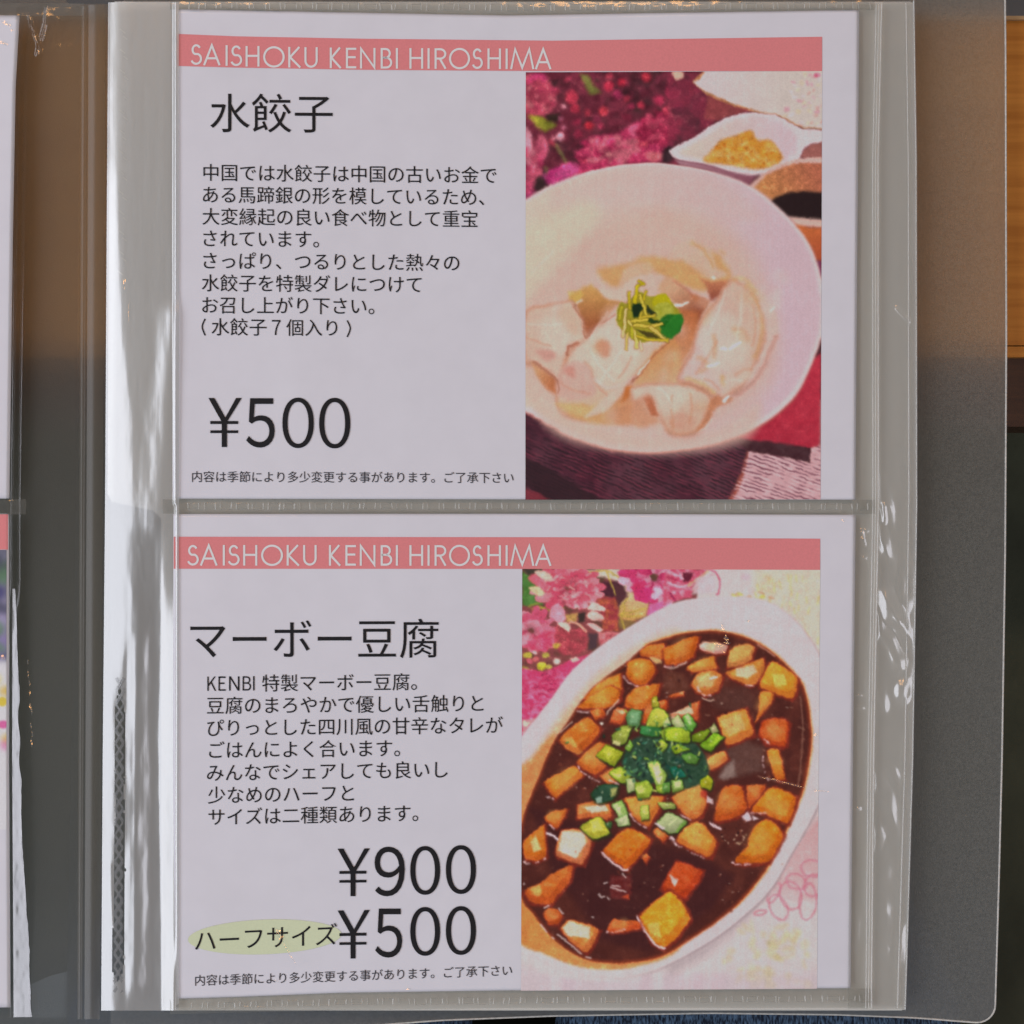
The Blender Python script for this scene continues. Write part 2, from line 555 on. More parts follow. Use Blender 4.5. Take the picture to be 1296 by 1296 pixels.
# pale cloth with small blossoms
pa.fill(Z(*B, (0, 40), (300, 40), (330, 230), (700, 360), (520, 400), (330, 480), (150, 590), (0, 640)), (120, 42, 60), 6, .75, nz=.9, ns=14, seed=21, c3=(66, 38, 46))
pa.fill(Z(*B, (330, 225), (700, 350), (560, 390), (400, 440), (300, 420)), (134, 62, 62), 6, .8)
pa.fill(Z(*B, (200, 120), (300, 30), (1300, 10), (1300, 510), (1130, 505), (1040, 480), (920, 405), (700, 365), (500, 300), (330, 230)), (170, 112, 74), 3)
pa.fill(Z(*B, (210, 120), (275, 95), (300, 30), (1300, 10), (1300, 500), (1130, 495), (1050, 468), (930, 395), (700, 350), (510, 285), (345, 215), (260, 165)),
        (188, 176, 180), 3, c2=(182, 174, 168), p0=(880, 100), p1=(1000, 120))
pa.fill(Z(*B, (40, 40), (125, 40), (120, 90), (70, 95)), (205, 160, 140), 4, smooth=True)
for i in range(70):
    x, y = Z(*B, (rg.uniform(900, 1290), rg.uniform(50, 480)))[0]
    if x < 845 + (940 + (480 - (y - 85) * K) * .25) / K:
        continue
    pa.ell(x, y, rg.uniform(1.5, 4), rg.uniform(1.5, 3.5), rg.choice([(200, 130, 148), (198, 150, 156), (196, 176, 150), (190, 180, 184), (196, 140, 132), (200, 186, 160), (192, 182, 190)]),
           3, rg.uniform(0, 3), .65)
pa.ell(*Z(*B, (1225, 65))[0], 4, 3, (198, 90, 116), 3)
# spoon
pa.fill(Z(*B, (60, 760), (330, 800), (560, 860), (740, 880), (660, 970), (500, 905), (300, 840), (100, 800)), (150, 108, 120), 4, c2=(120, 70, 84), p0=(860, 210), p1=(945, 232))
spoon = [(18, 700), (50, 655), (200, 582), (400, 455), (560, 388), (700, 370), (880, 392), (1000, 452), (1100, 502), (1290, 520), (1290, 605), (1170, 630), (1110, 690), (1080, 755),
         (1000, 800), (850, 850), (720, 888), (560, 868), (330, 800), (90, 758)]
pa.fill(Z(*B, (1090, 740), (1110, 690), (1170, 625), (1300, 600), (1300, 760)), (140, 84, 78), 4)
pa.fill(Z(*B, *spoon), (196, 180, 184), 2.5, smooth=True, edge=(176, 150, 160), ew=2)
pa.fill(Z(*B, (110, 690), (300, 580), (500, 450), (700, 410), (880, 430), (1000, 510), (1060, 600), (1040, 700), (900, 790), (700, 840), (450, 790), (200, 740)), (184, 172, 162), 8, smooth=True,
        c2=(186, 166, 174), p0=(880, 180), p1=(990, 180))
pa.fill(Z(*B, (300, 770), (370, 680), (440, 600), (560, 560), (680, 515), (740, 590), (850, 605), (945, 740), (860, 815), (700, 838), (520, 805)), (196, 128, 44), 6, smooth=True,
        nz=.9, ns=7, seed=31, c3=(206, 166, 92), edge=(186, 120, 50), ew=4)
for i in range(24):
    x, y = Z(*B, (rg.uniform(400, 900), rg.uniform(610, 800)))[0]
    pa.ell(x, y, rg.uniform(1.5, 4), rg.uniform(1, 2.5), rg.choice([(178, 100, 30), (208, 168, 90), (198, 138, 54), (186, 112, 34)]), 2.5, rg.uniform(0, 3), .7)
# sauce bowl
pa.fill(Z(*B, (660, 980), (760, 885), (900, 805), (1080, 748), (1300, 735), (1300, 1300), (1100, 1300), (860, 1100)), (196, 156, 148), 3)
pa.fill(Z(*B, (710, 985), (800, 890), (960, 812), (1100, 785), (1300, 785), (1300, 1150), (900, 1120)), (176, 116, 66), 4, c2=(160, 90, 66), p0=(960, 240), p1=(1030, 210))
pa.fill(Z(*D, (850, 165), (920, 112), (1050, 82), (1180, 78), (1300, 120), (1300, 320), (1000, 292), (930, 230)), (36, 29, 29), 4, smooth=True)
pa.fill(Z(*D, (990, 285), (1100, 298), (1300, 312), (1300, 375), (1060, 360)), (200, 160, 150), 3)
pa.fill(Z(*D, (1040, 345), (1150, 372), (1300, 375), (1300, 660), (1210, 645), (1150, 500)), (178, 92, 48), 4, c2=(160, 72, 44), p0=(1020, 290), p1=(1036, 325))
pa.fill(Z(*D, (1215, 650), (1300, 640), (1300, 900), (1250, 760)), (106, 48, 74), 3)
# cloth below the bowl
low = [(600, 500), (1100, 480), (1100, 700), (600, 700)]
pa.fill(low, (74, 42, 52), 2, nz=14, ns=30, seed=41)
def ribs(poly, dark, light, ang, pitch, alpha, seed, soft=2, duty=0.0):
    w, sd = pa.cover(poly, soft)
    X, Y = pa.X[w], pa.Y[w]
    ca, sa = math.cos(ang), math.sin(ang)
    U, V = X * ca + Y * sa, -X * sa + Y * ca
    ph = V / pitch + (fbm(U, V, 30, 12, seed=seed) - .5) * 1.1
    wv = np.sin(2 * math.pi * ph)
    dash = fbm(U, V, 9, pitch * 1.1, seed=seed + 1, n=2)
    m_ = sstep(-soft / 2, soft / 2, sd) * alpha
    pa.put(w, m_ * sstep(.05 + duty, .75 + duty, wv) * sstep(.25, .6, dash), dark)
    pa.put(w, m_ * sstep(.1 - duty, .8 - duty, -wv) * sstep(.35, .75, fbm(U, V, 12, pitch, seed=seed + 4, n=2)) * .8, light)


ribs(low, (40, 32, 36), (112, 48, 62), .40, 4.5, .9, 142)
pa.fill(Z(*G, (30, 700), (150, 760), (330, 850), (500, 960), (680, 1060), (200, 1060), (90, 960), (30, 940)), (44, 33, 36), 6, .85)
pa.fill(Z(*G, (30, 960), (150, 1000), (240, 1060), (30, 1060)), (116, 44, 52), 4, .8)
lp = Z(*H, (655, 645), (900, 690), (1165, 745), (1178, 628), (1300, 600), (1300, 1100), (480, 1100), (560, 930), (610, 820))
pa.fill(lp, (150, 74, 62), 7)
pa.fill(Z(*H, (665, 650), (900, 692), (1165, 745), (1180, 628), (1300, 600), (1300, 1100), (520, 1100), (600, 930), (640, 800)), (188, 146, 152), 4, nz=10, ns=8, seed=44)
ribs(lp, (98, 54, 68), (204, 172, 176), .34, 4.7, .95, 152, duty=.15)
pa.fill(Z(*H, (520, 535), (880, 580), (1180, 625), (1165, 745), (900, 692), (655, 650)), (62, 39, 43), 3, nz=10, ns=5, seed=47)
nap = Z(*H, (1200, -100), (1258, -150), (1250, 610), (1170, 628), (880, 582), (520, 542), (700, 430), (900, 300), (1090, 80))
pa.fill(nap, (168, 44, 60), 2, nz=6, ns=6, seed=48, c2=(156, 38, 54), p0=(1030, 470), p1=(930, 560))
pa.line(Z(*H, (1255, 240), (1250, 610)), (190, 150, 150), 2, 2, .6)
# bowl
rim = [(640, 270), (666, 252), (706, 230), (753, 215), (790, 208.5), (824, 206), (845, 207.5), (882, 213), (919, 222.5), (947, 234), (973, 252), (999, 276), (1022, 305), (1036, 338),
       (1043, 375), (1043, 400), (1038, 432), (1013, 491), (984, 523), (955, 542), (928, 554), (891, 565), (845, 571), (814, 572.5), (780, 569), (759, 565), (726, 554), (699, 540), (666, 521), (640, 500)]
pa.fill([(x, y + (2.5 if y > 400 else 0)) for x, y in rim], (168, 92, 84), 3, smooth=True)
pa.fill(rim, (198, 180, 182), 2.0, smooth=True)
inn = [(648 + (x - 648 - 200) * .975 + 200, 390 + (y - 390) * (.955 if y > 390 else .985)) for x, y in rim]
pa.fill(inn, (192, 174, 160), 6, smooth=True, c2=(184, 160, 170), p0=(700, 330), p1=(990, 330))
pa.fill([(690, 330), (740, 290), (800, 265), (860, 262), (920, 290), (960, 340), (985, 420), (970, 490), (900, 540), (800, 548), (710, 520), (660, 470), (650, 390)], (190, 158, 146), 40, .9, smooth=True)
pa.fill([(700, 240), (800, 216), (900, 226), (960, 270), (930, 280), (820, 250), (720, 275)], (188, 160, 156), 22, .5, smooth=True)
pa.fill([(650, 300), (690, 275), (740, 255), (760, 275), (720, 320), (665, 380), (650, 380)], (190, 178, 158), 24, .8, smooth=True)
pa.fill([(660, 470), (700, 520), (800, 552), (900, 545), (960, 510), (940, 560), (820, 575), (700, 548)], (196, 162, 148), 18, .7, smooth=True)
pa.line(Z(*C_, (150, 685), (200, 630), (268, 572)), (204, 192, 186), 1.2, 1.8, .8)
pa.line(Z(*C_, (90, 740), (150, 685)), (204, 190, 184), 1.2, 2, .6)


def dump(poly, c_, c2, p0, p1, soft=2.4):
    """one dumpling: its shadow in the broth, a rounded skin, a pale bloom on top"""
    q = spline(poly)
    cen = q.mean(0)
    pa.fill(q + np.array([2.5, 3.5]), (164, 108, 82), 9, .6)
    pa.fill(q, c_, soft, c2=c2, p0=p0, p1=p1, edge=(174, 124, 98), ew=6.5, nz=5, ns=9, seed=int(cen[0]))
    r_ = np.ptp(q, axis=0) * .26
    pa.ell(cen[0] - 3, cen[1] - 4, r_[0], r_[1], (205, 180, 166), 14, -.5, .5)


S1, S2, SH, SO, SD = (193, 160, 143), (197, 168, 152), (172, 106, 70), (188, 142, 90), (142, 80, 58)
# back dumpling
pa.fill(Z(*C_, (620, 720), (760, 690), (900, 660), (1000, 615), (1150, 620), (1290, 640), (1500, 560), (1640, 620), (1710, 800), (1500, 900), (1290, 830), (1150, 770), (1050, 750), (830, 860), (700, 830)),
        SO, 10, .9, smooth=True)
pa.fill(Z(*D, (100, 500), (240, 480), (350, 560), (400, 690), (480, 760), (360, 800), (250, 740), (120, 640), (0, 620)), S1, 7, .9, smooth=True)
pa.line(Z(*D, (200, 500), (300, 560), (350, 640), (370, 700)), (186, 140, 90), 4, 4, .7)
pa.line(Z(*D, (430, 560), (470, 590)), (190, 148, 100), 4, 4, .6)
pa.fill(Z(*C_, (830, 740), (900, 680), (1030, 660), (1100, 740), (1000, 760), (860, 850), (800, 860)), S1, 6, .7, smooth=True)
# hollow behind
pa.fill(Z(*E_, (390, 210), (430, 170), (570, 90), (630, 150), (690, 205), (850, 250), (760, 330), (520, 545), (490, 390), (440, 260)), (188, 146, 86), 5, c2=SD, p0=(745, 360), p1=(742, 425))
pa.fill(Z(*E_, (380, 160), (480, 150), (520, 190), (440, 250), (400, 220)), (194, 158, 84), 4, .8)
pa.line(Z(*E_, (440, 255), (500, 225)), (212, 206, 200), 2, 1.6)
# centre back dumpling (behind garnish)
pa.fill(Z(*E_, (640, 130), (800, 140), (880, 60), (1030, 10), (1200, 40), (1290, 100), (1420, 160), (1470, 240), (1330, 260), (1200, 330), (900, 260), (830, 240), (700, 200)), S2, 4, smooth=True,
        c2=(190, 152, 140), p0=(790, 355), p1=(870, 390))
pa.fill(Z(*F_, (0, 30), (100, 90), (200, 170), (330, 240), (300, 320), (240, 430), (120, 480), (60, 330), (40, 230), (-80, 140)), (188, 148, 118), 5, smooth=True, c2=SD, p0=(860, 360), p1=(890, 400))
pa.line(Z(*F_, (50, 60), (160, 140), (200, 190)), (166, 100, 80), 2, 3, .8)
pa.fill(Z(*F_, (190, 170), (350, 230), (300, 300), (220, 240)), SH, 5, .7)
pa.fill(Z(*F_, (260, 40), (350, 80), (500, 60), (420, 190), (350, 240), (330, 140)), (178, 116, 84), 4, c2=(140, 80, 64), p0=(905, 355), p1=(905, 378))
pa.fill(Z(*F_, (-40, 230), (60, 300), (240, 330), (240, 470), (180, 640), (120, 760), (90, 880), (-30, 890), (-200, 760), (-60, 560), (20, 500), (40, 330)), SH, 6, smooth=True, c2=(192, 148, 116), p0=(880, 400), p1=(840, 470))
pa.line(Z(*F_, (20, 265), (90, 275), (165, 245)), (220, 212, 206), 2, 1.4)
pa.ell(*Z(*F_, (375, 45))[0], 3, 2, (216, 206, 196), 1.6)
# left dumpling
dump(Z(*E_, (20, 340), (200, 260), (390, 225), (445, 260), (500, 380), (530, 520), (475, 580), (395, 600), (370, 690), (300, 895), (200, 815), (90, 745), (20, 720)), S1, S2, (670, 400), (735, 400))
pa.fill(Z(*E_, (300, 300), (420, 280), (480, 420), (470, 520), (380, 480)), (192, 158, 136), 10, .7, smooth=True)
pa.fill(Z(*E_, (130, 640), (250, 640), (280, 690), (200, 720)), (178, 130, 118), 7, .8, smooth=True)
pa.fill(Z(*E_, (80, 730), (200, 815), (295, 890), (285, 1010), (200, 950), (120, 840)), SH, 5, c2=(190, 140, 100), p0=(700, 480), p1=(680, 470))
pa.line(Z(*E_, (95, 735), (200, 800), (290, 885), (290, 980)), (160, 100, 80), 1.6, 2.5, .8)
# centre front dumpling
cfd = [(783, 384), (762, 406), (741, 429), (732, 434), (720, 444), (717, 453), (706, 482), (703, 508), (712, 524), (743, 530), (765, 522), (783, 505), (793, 488), (808, 473), (832, 449), (850, 428), (860, 412), (840, 392), (808, 384)]
dump(cfd, S2, (196, 158, 134), (745, 430), (770, 520))
pa.line(Z(*E_, (375, 675), (385, 610), (470, 578)), (158, 92, 70), 1.8, 1.8)
pa.fill(Z(*E_, (620, 560), (720, 570), (730, 660), (680, 700), (620, 640)), (184, 130, 104), 8, .85, smooth=True)
pa.fill(Z(*E_, (300, 820), (420, 720), (540, 760), (590, 860), (600, 1000), (400, 1050), (290, 1000)), (192, 150, 138), 6, .8, smooth=True)
pa.fill(Z(*E_, (350, 790), (420, 770), (440, 850), (370, 840)), (182, 126, 112), 7, .8, smooth=True)
pa.line(Z(*E_, (520, 730), (580, 800), (590, 880)), (180, 128, 104), 2, 3, .7)
pa.line(Z(*E_, (600, 880), (700, 950), (830, 920), (920, 860)), (204, 176, 172), 3, 4, .7)
pa.line(Z(*E_, (910, 880), (980, 830), (1080, 690), (1210, 575)), (150, 92, 76), 1.5, 2, .8)
pa.line(Z(*E_, (950, 840), (1010, 770), (1050, 720)), (220, 212, 208), 2, 1.4)
pa.line(Z(*E_, (1190, 600), (1220, 575)), (222, 214, 208), 2, 1.4)
# gap right of it
pa.fill(Z(*G, (960, 20), (1060, -130), (1240, -280), (1300, -200), (1320, 80), (1210, 100), (1100, 90), (910, 120)), (186, 132, 86), 5, c2=(196, 156, 124), p0=(830, 440), p1=(850, 490))
pa.fill(Z(*G, (280, 270), (500, 265), (640, 300), (780, 240), (880, 120), (905, 130), (905, 240), (900, 420), (700, 440), (560, 420), (420, 380)), (190, 146, 92), 8, .85, c2=(182, 124, 86), p0=(740, 530), p1=(795, 495))
pa.fill(Z(*G, (280, 265), (430, 270), (560, 290), (640, 250), (560, 370), (430, 350)), (196, 158, 108), 6, .8)
pa.fill(Z(*G, (640, 250), (780, 130), (860, 110), (780, 250), (640, 350), (520, 380), (560, 330)), S2, 4, .9, smooth=True)
pa.fill(Z(*G, (700, 350), (900, 240), (1080, 220), (1140, 420), (1000, 460), (760, 430)), (184, 128, 94), 8, .75)
pa.fill(Z(*G, (850, 130), (905, 115), (890, 200), (820, 260)), (176, 106, 60), 4)
# lower right dumpling
dump(Z(*G, (905, 130), (1080, 90), (1220, 90), (1300, 95), (1420, 110), (1560, 210), (1530, 330), (1480, 440), (1420, 500), (1290, 520), (1190, 490), (1140, 380), (1100, 260), (1060, 210), (990, 225), (930, 250), (900, 210)), S2, (194, 154, 132), (850, 490), (855, 545))
pa.fill(Z(*G, (1000, 220), (1060, 208), (1100, 290), (1125, 370), (1060, 360)), (166, 96, 66), 4, .9)
pa.fill(Z(*G, (1220, 370), (1330, 340), (1420, 380), (1400, 460), (1240, 470)), (186, 138, 118), 7, .7, smooth=True)
pa.line(Z(*G, (1230, 400), (1240, 470)), (180, 122, 84), 2, 3, .7)
# right dumpling
rd = Z(*F_, (500, 70), (560, 60), (680, 130), (760, 250), (810, 400), (800, 560), (750, 700), (690, 830), (640, 900), (540, 970), (430, 1020), (300, 960), (180, 910), (80, 880), (110, 790), (190, 650), (240, 470), (330, 310), (420, 190))
dump(rd, S1, (196, 164, 156), (940, 400), (880, 420))
pa.fill(Z(*F_, (560, 30), (700, 90), (830, 230), (900, 380), (900, 540), (820, 720), (740, 860), (620, 960), (690, 820), (780, 640), (810, 480), (770, 300), (660, 140)), (192, 164, 154), 6, smooth=True)
for pts, c in ((((640, 120), (730, 240), (770, 380), (770, 520), (700, 680)), (186, 140, 92)), (((540, 60), (640, 60), (720, 160)), (194, 156, 104)),
               (((880, 530), (840, 640), (790, 760), (700, 900), (560, 990)), (170, 120, 106)), (((380, 520), (390, 620), (380, 690)), (188, 142, 104)),
               (((250, 700), (330, 760), (260, 810)), (190, 146, 110)), (((160, 870), (260, 900), (380, 980)), (192, 158, 100)), (((440, 850), (460, 920)), (194, 150, 84)),
               (((540, 470), (620, 480), (660, 560)), (190, 146, 116))):
    pa.line(spline(Z(*F_, *pts))[:8 * (len(pts) - 1)], c, 4, 6, .7)
pa.fill(Z(*F_, (470, 850), (540, 820), (680, 810), (640, 900), (520, 980), (440, 1010)), S2, 6, .7, smooth=True)
pa.fill(Z(*H, (370, 210), (450, 215), (540, 230), (400, 300), (340, 410), (260, 490), (240, 470), (320, 350)), (176, 116, 84), 4, .9, smooth=True)
pa.line(Z(*H, (250, 500), (310, 460), (360, 390)), (216, 204, 196), 1.6, 1.6, .8)
pa.line(Z(*H, (455, 245), (500, 205)), (218, 210, 214), 3, 1.6)
for pts in (((330, 770), (385, 760), (415, 735)), ((440, 630), (460, 620), (480, 630)), ((510, 625), (560, 590), (600, 565)), ((840, 315), (868, 290))):
    pa.line(Z(*F_, *pts), (222, 214, 208), 2.2, 1.6)
pa.ell(*Z(*F_, (105, 470))[0], 2, 1.6, (220, 210, 204), 1.4)
pa.ell(*Z(*E_, (1275, 268))[0], 5, 1.6, (220, 210, 204), 1.4)
pa.blur(668, 225, 1035, 560, 1.15)
for pts in (((375, 675), (385, 610), (470, 578)), ((910, 880), (980, 830), (1080, 690), (1210, 575)), ((440, 260), (500, 385), (528, 530), (620, 430), (760, 330)), ((95, 735), (200, 805), (292, 888), (290, 980))):
    pa.line(spline(Z(*E_, *pts))[:8 * (len(pts) - 1)], (152, 94, 72), 1.5, 2.4, .75)
for pts in (((240, 470), (190, 650), (100, 800)), ((330, 310), (240, 470))):
    pa.line(Z(*F_, *pts), (172, 116, 92), 1.2, 2.6, .5)
for pts, w_ in ((((330, 770), (385, 760), (415, 735)), 1.8), (((440, 630), (460, 620), (480, 630)), 1.8), (((510, 625), (560, 590), (600, 565)), 1.6), (((20, 265), (90, 275), (165, 245)), 1.5), (((455, 245 + 810), (500, 205 + 810)), 2)):
    pa.line(spline(Z(*F_, *pts))[:8 * (len(pts) - 1)] if len(pts) > 2 else Z(*F_, *pts), (212, 200, 194), w_, 1.8, .85)
pa.line(Z(*E_, (950, 840), (1010, 770), (1050, 720)), (210, 200, 196), 1.5, 1.6, .85)
for i in range(26):
    x, y = rg.gauss(845, 85), rg.gauss(425, 55)
    pa.ell(x, y, rg.uniform(7, 15), rg.uniform(4, 9), rg.choice([(198, 148, 104), (190, 138, 98), (208, 178, 168), (204, 170, 152), (206, 182, 176)]), 14, rg.uniform(0, 3), .3)
# pleats and thin translucent lines of the skins
for pts, c_ in ((((700, 1010), (640, 940), (600, 900)), 0), (((20, 520), (120, 560), (240, 600)), 0), (((60, 420), (180, 430), (330, 420)), 1), (((560, 620), (640, 760), (760, 880)), 1),
                (((700, 330), (640, 420), (560, 540)), 1), (((820, 640), (740, 760), (640, 900)), 1), (((330, 900), (420, 960), (560, 990)), 0), (((900, 700), (860, 780), (800, 860)), 0)):
    pa.line(spline(Z(*E_, *pts))[:17], ((176, 128, 104), (212, 188, 178))[c_], 2.2, 4.5, .55)
for pts, c_ in ((((470, 150), (420, 300), (330, 500)), 1), (((600, 180), (600, 360), (560, 560)), 1), (((690, 260), (720, 420), (690, 600)), 0), (((400, 560), (340, 680), (230, 820)), 0),
                (((560, 840), (620, 800), (690, 800)), 0), (((480, 900), (540, 880), (600, 890)), 1), (((300, 880), (370, 900), (420, 960)), 0)):
    pa.line(spline(Z(*F_, *pts))[:17], ((178, 130, 100), (210, 186, 176))[c_], 2.4, 5, .5)
for pts, c_ in ((((1240, 200), (1230, 300), (1250, 400)), 0), (((1380, 180), (1400, 300), (1370, 420)), 0), (((1120, 140), (1200, 200), (1230, 300)), 1)):
    pa.line(spline(Z(*G, *pts))[:17], ((180, 130, 100), (212, 190, 180))[c_], 2.2, 4, .55)
# garnish of greens and ginger threads
pa.fill(Z(*E_, (800, 250), (870, 250), (960, 160), (1040, 190), (1100, 190), (1180, 180), (1240, 250), (1300, 330), (1300, 440), (1200, 540), (1100, 560), (940, 570), (880, 520), (780, 410)), (150, 140, 52), 3, smooth=True)
pa.ell(*Z(*E_, (1150, 240))[0], 12, 10, (168, 158, 38), 3)
pa.ell(*Z(*E_, (1170, 320))[0], 13, 12, (160, 158, 66), 3, nz=14, ns=4)
pa.ell(*Z(*E_, (1225, 430))[0], 15, 14, (58, 104, 48), 3, nz=16, ns=4)
pa.fill(Z(*E_, (1240, 360), (1300, 340), (1330, 380), (1310, 440), (1230, 540), (1140, 500)), (62, 116, 52), 3, smooth=True)
pa.fill(Z(*E_, (905, 270), (985, 260), (990, 330), (920, 370)), (44, 62, 44), 3, smooth=True)
pa.fill(Z(*E_, (1030, 265), (1110, 350), (1060, 350), (1030, 310)), (62, 66, 46), 2)
pa.fill(Z(*E_, (1050, 370), (1150, 400), (1080, 430), (1030, 400)), (62, 76, 42), 2)
pa.fill(Z(*E_, (930, 460), (1080, 490), (1140, 540), (1040, 530)), (88, 78, 46), 2)
for pts, w_, c in ((((960, 70), (1005, 95), (950, 110)), 5, (170, 152, 30)), (((880, 160), (885, 290)), 5, (178, 158, 44)), (((860, 300), (835, 520)), 5, (204, 176, 120)),
                   (((950, 110), (940, 200), (930, 240)), 7, (184, 166, 40)), (((970, 190), (1030, 350)), 5, (196, 176, 70)), (((900, 395), (1030, 385)), 5, (200, 176, 72)),
                   (((990, 320), (970, 370), (1090, 350)), 4, (186, 162, 60)), (((880, 400), (930, 500), (945, 620)), 5, (206, 182, 100)), (((920, 430), (1060, 440), (1150, 420)), 5, (200, 172, 76)),
                   (((1060, 450), (1200, 560)), 5, (202, 172, 90)), (((870, 500), (860, 630)), 4, (196, 170, 90)), (((900, 450), (910, 540)), 5, (168, 160, 50)),
                   (((950, 520), (1080, 560), (1200, 550)), 4, (188, 164, 56)), (((970, 560), (985, 640)), 2.5, (208, 190, 160)), (((820, 280), (800, 380)), 5, (170, 158, 50)),
                   (((1020, 150), (1000, 220)), 4, (180, 160, 40))):
    pa.line(Z(*E_, *pts), (110, 88, 40), w_ / 1.2 + 1.5, 1.5, .45)
    pa.line(Z(*E_, *pts), c, w_ / 1.6, 1.3)
pa.blur(660, 85, 1045, 640, .75)


w_ = pa.win(668, 300, 1030, 556)
wt = np.exp(-(((pa.X[w_] - 838) / 150) ** 2 + ((pa.Y[w_] - 432) / 98) ** 2) ** 2)[..., None]
mean_ = np.array((190, 156, 136.0))
pa.img[w_] += wt * .22 * (pa.img[w_] - mean_)


def finish(p_, seed_, tex, tone):
    """the printer's tone: slightly flat and pink, organic edges, fine mottling and faint feed lines"""
    X, Y = p_.X, p_.Y
    # no outline in a photograph is ruler-straight: warp everything by a pixel or so
    dx = (fbm(X, Y, 9, seed=seed_ + 5) - .5) * 3.0 + (fbm(X, Y, 3, seed=seed_ + 6, n=2) - .5) * 1.3
    dy = (fbm(X, Y, 9, seed=seed_ + 7) - .5) * 3.0 + (fbm(X, Y, 3, seed=seed_ + 8, n=2) - .5) * 1.3
    big = p_.soft_mask
    dx, dy = dx * big, dy * big
    jj, ii = np.meshgrid(np.arange(p_.ny), np.arange(p_.nx), indexing='ij')
    fi = np.clip(ii + dx / p_.st, 0, p_.nx - 1.001)
    fj = np.clip(jj + dy / p_.st, 0, p_.ny - 1.001)
    i0, j0 = fi.astype(int), fj.astype(int)
    u, v = (fi - i0)[..., None], (fj - j0)[..., None]
    A_ = p_.img
    im = (A_[j0, i0] * (1 - u) + A_[j0, i0 + 1] * u) * (1 - v) + (A_[j0 + 1, i0] * (1 - u) + A_[j0 + 1, i0 + 1] * u) * v
    sat = np.clip((im.max(-1) - im.min(-1)) / 110.0, 0, 1)[..., None]
    sat = sat * tex[..., None]
    # food and petals carry fine light and dark texture, china hardly any
    t1 = (fbm(X, Y, 7, seed=seed_ + 9, n=3) - .5)[..., None]
    t2 = (vnoise(X, Y, 1.7, seed=seed_ + 10) - .5)[..., None]
    im = im * (1 + sat * (.52 * t1 + .20 * t2))
    im = im + sat * np.clip(t1 - .16, 0, 1) * np.array((150, 130, 100))
    g_ = im.mean(-1, keepdims=True)
    im = g_ + (im - g_) * .93
    im = im * np.array(tone) + np.array((9, 7, 8))
    im *= 1 + .035 * (fbm(X, Y, 14, seed=seed_) - .5)[..., None] + .04 * (fbm(X, Y, 3, seed=seed_ + 1) - .5)[..., None]
    im *= 1 + .02 * (vnoise(X, Y, 2.2, 400, seed_ + 2) - .5)[..., None]
    p_.img = np.clip(im, 0, 255)


pa.soft_mask = .25 + .75 * sstep(0, 14, np.minimum(np.minimum(pa.X - 655, 1052 - pa.X), 20))
rimd = np.sqrt(((pa.X - 845) / 200.0) ** 2 + ((pa.Y - 390) / 183.0) ** 2)
pa.soft_mask = pa.soft_mask * (.25 + .75 * (1 - np.exp(-((rimd - 1) / .07) ** 2)))
finish(pa, 301, np.where(pa.Y < 245, np.where(rimd > 1.03, .6, .2), .2), (.96, .933, .94))
# ---------------- mapo tofu photograph
pb = Pic([(661, 719.5), (1038, 721), (1034, 1251.5), (659.5, 1254)])
a, b, c, d, e, f, g, h = (655, 715), (845, 715), (655, 850), (845, 850), (655, 970), (845, 970), (655, 1090), (845, 1090)
pb.fill([(640, 700), (1060, 700), (1060, 1280), (640, 1280)], (188, 178, 176), nz=5, ns=30, seed=60)
# flowers
pb.fill([(640, 700), (890, 700), (880, 770), (760, 850), (680, 960), (640, 960)], (120, 60, 62), 4, nz=1, ns=12, seed=61, c3=(70, 56, 40))
pb.fill(Z(*a, (40, 50), (110, 90), (200, 250), (210, 330), (90, 340), (40, 330)), (64, 108, 48), 3, nz=16, ns=6, seed=62)
pb.fill(Z(*a, (40, 30), (220, 40), (200, 60), (90, 80)), (56, 54, 44), 3)
for i in range(9):
    x, y = Z(*a, (90 + i * 25, 340 + (i % 3) * 20))[0]
    pb.line([(x, y), (x + 14, y - 4 + (i % 4) * 3)], (148, 144, 52), 2, 2, .7)
pb.fill(Z(*a, (550, 40), (900, 30), (980, 80), (930, 150), (880, 200), (780, 120), (620, 90)), (188, 176, 160), 5)
pb.fill(Z(*a, (880, 180), (930, 210), (1000, 280), (1070, 320), (1060, 420), (900, 480), (820, 400)), (186, 160, 124), 5, c2=(170, 128, 70), p0=(805, 750), p1=(800, 785))
pb.fill(Z(*a, (690, 140), (830, 130), (900, 230), (830, 330), (760, 260), (660, 260)), (66, 36, 44), 4)
pb.fill(Z(*a, (800, 150), (880, 180), (900, 260), (820, 330)), (74, 44, 48), 4)
pb.fill(Z(*a, (820, 440), (1000, 470), (880, 530), (840, 520)), (112, 88, 54), 4)
for pts in (((550, 60), (730, 45), (900, 140)), ((730, 60), (800, 240)), ((780, 420), (1050, 360)), ((840, 360), (900, 270)), ((840, 400), (880, 530)), ((880, 330), (860, 420), (1000, 420)), ((600, 80), (640, 60))):
    pb.line(Z(*a, *pts), (158, 140, 56), 2.2, 2, .85)
pb.fill(Z(*a, (650, 270), (800, 260), (820, 300), (830, 540), (700, 550), (690, 420)), (134, 50, 54), 4, nz=1, ns=6, seed=63, c3=(160, 84, 52))
PK = [(200, 92, 112), (212, 130, 142), (190, 66, 92), (206, 112, 126), (196, 80, 100)]
pb.petals(*Z(*a, (420, 190))[0], 50, 17, PK, seed=3, squash=.62, wid=.17, soft=1.6)
for i in range(46):
    x, y = Z(*a, (rg.uniform(260, 640), rg.uniform(60, 360)))[0]
    pb.line([(x, y), (x + rg.uniform(-9, 9), y + rg.uniform(-2, 6))], rg.choice([(220, 150, 150), (184, 62, 84), (226, 164, 160), (170, 50, 74)]), rg.uniform(1, 2.4), 1.6, .75)
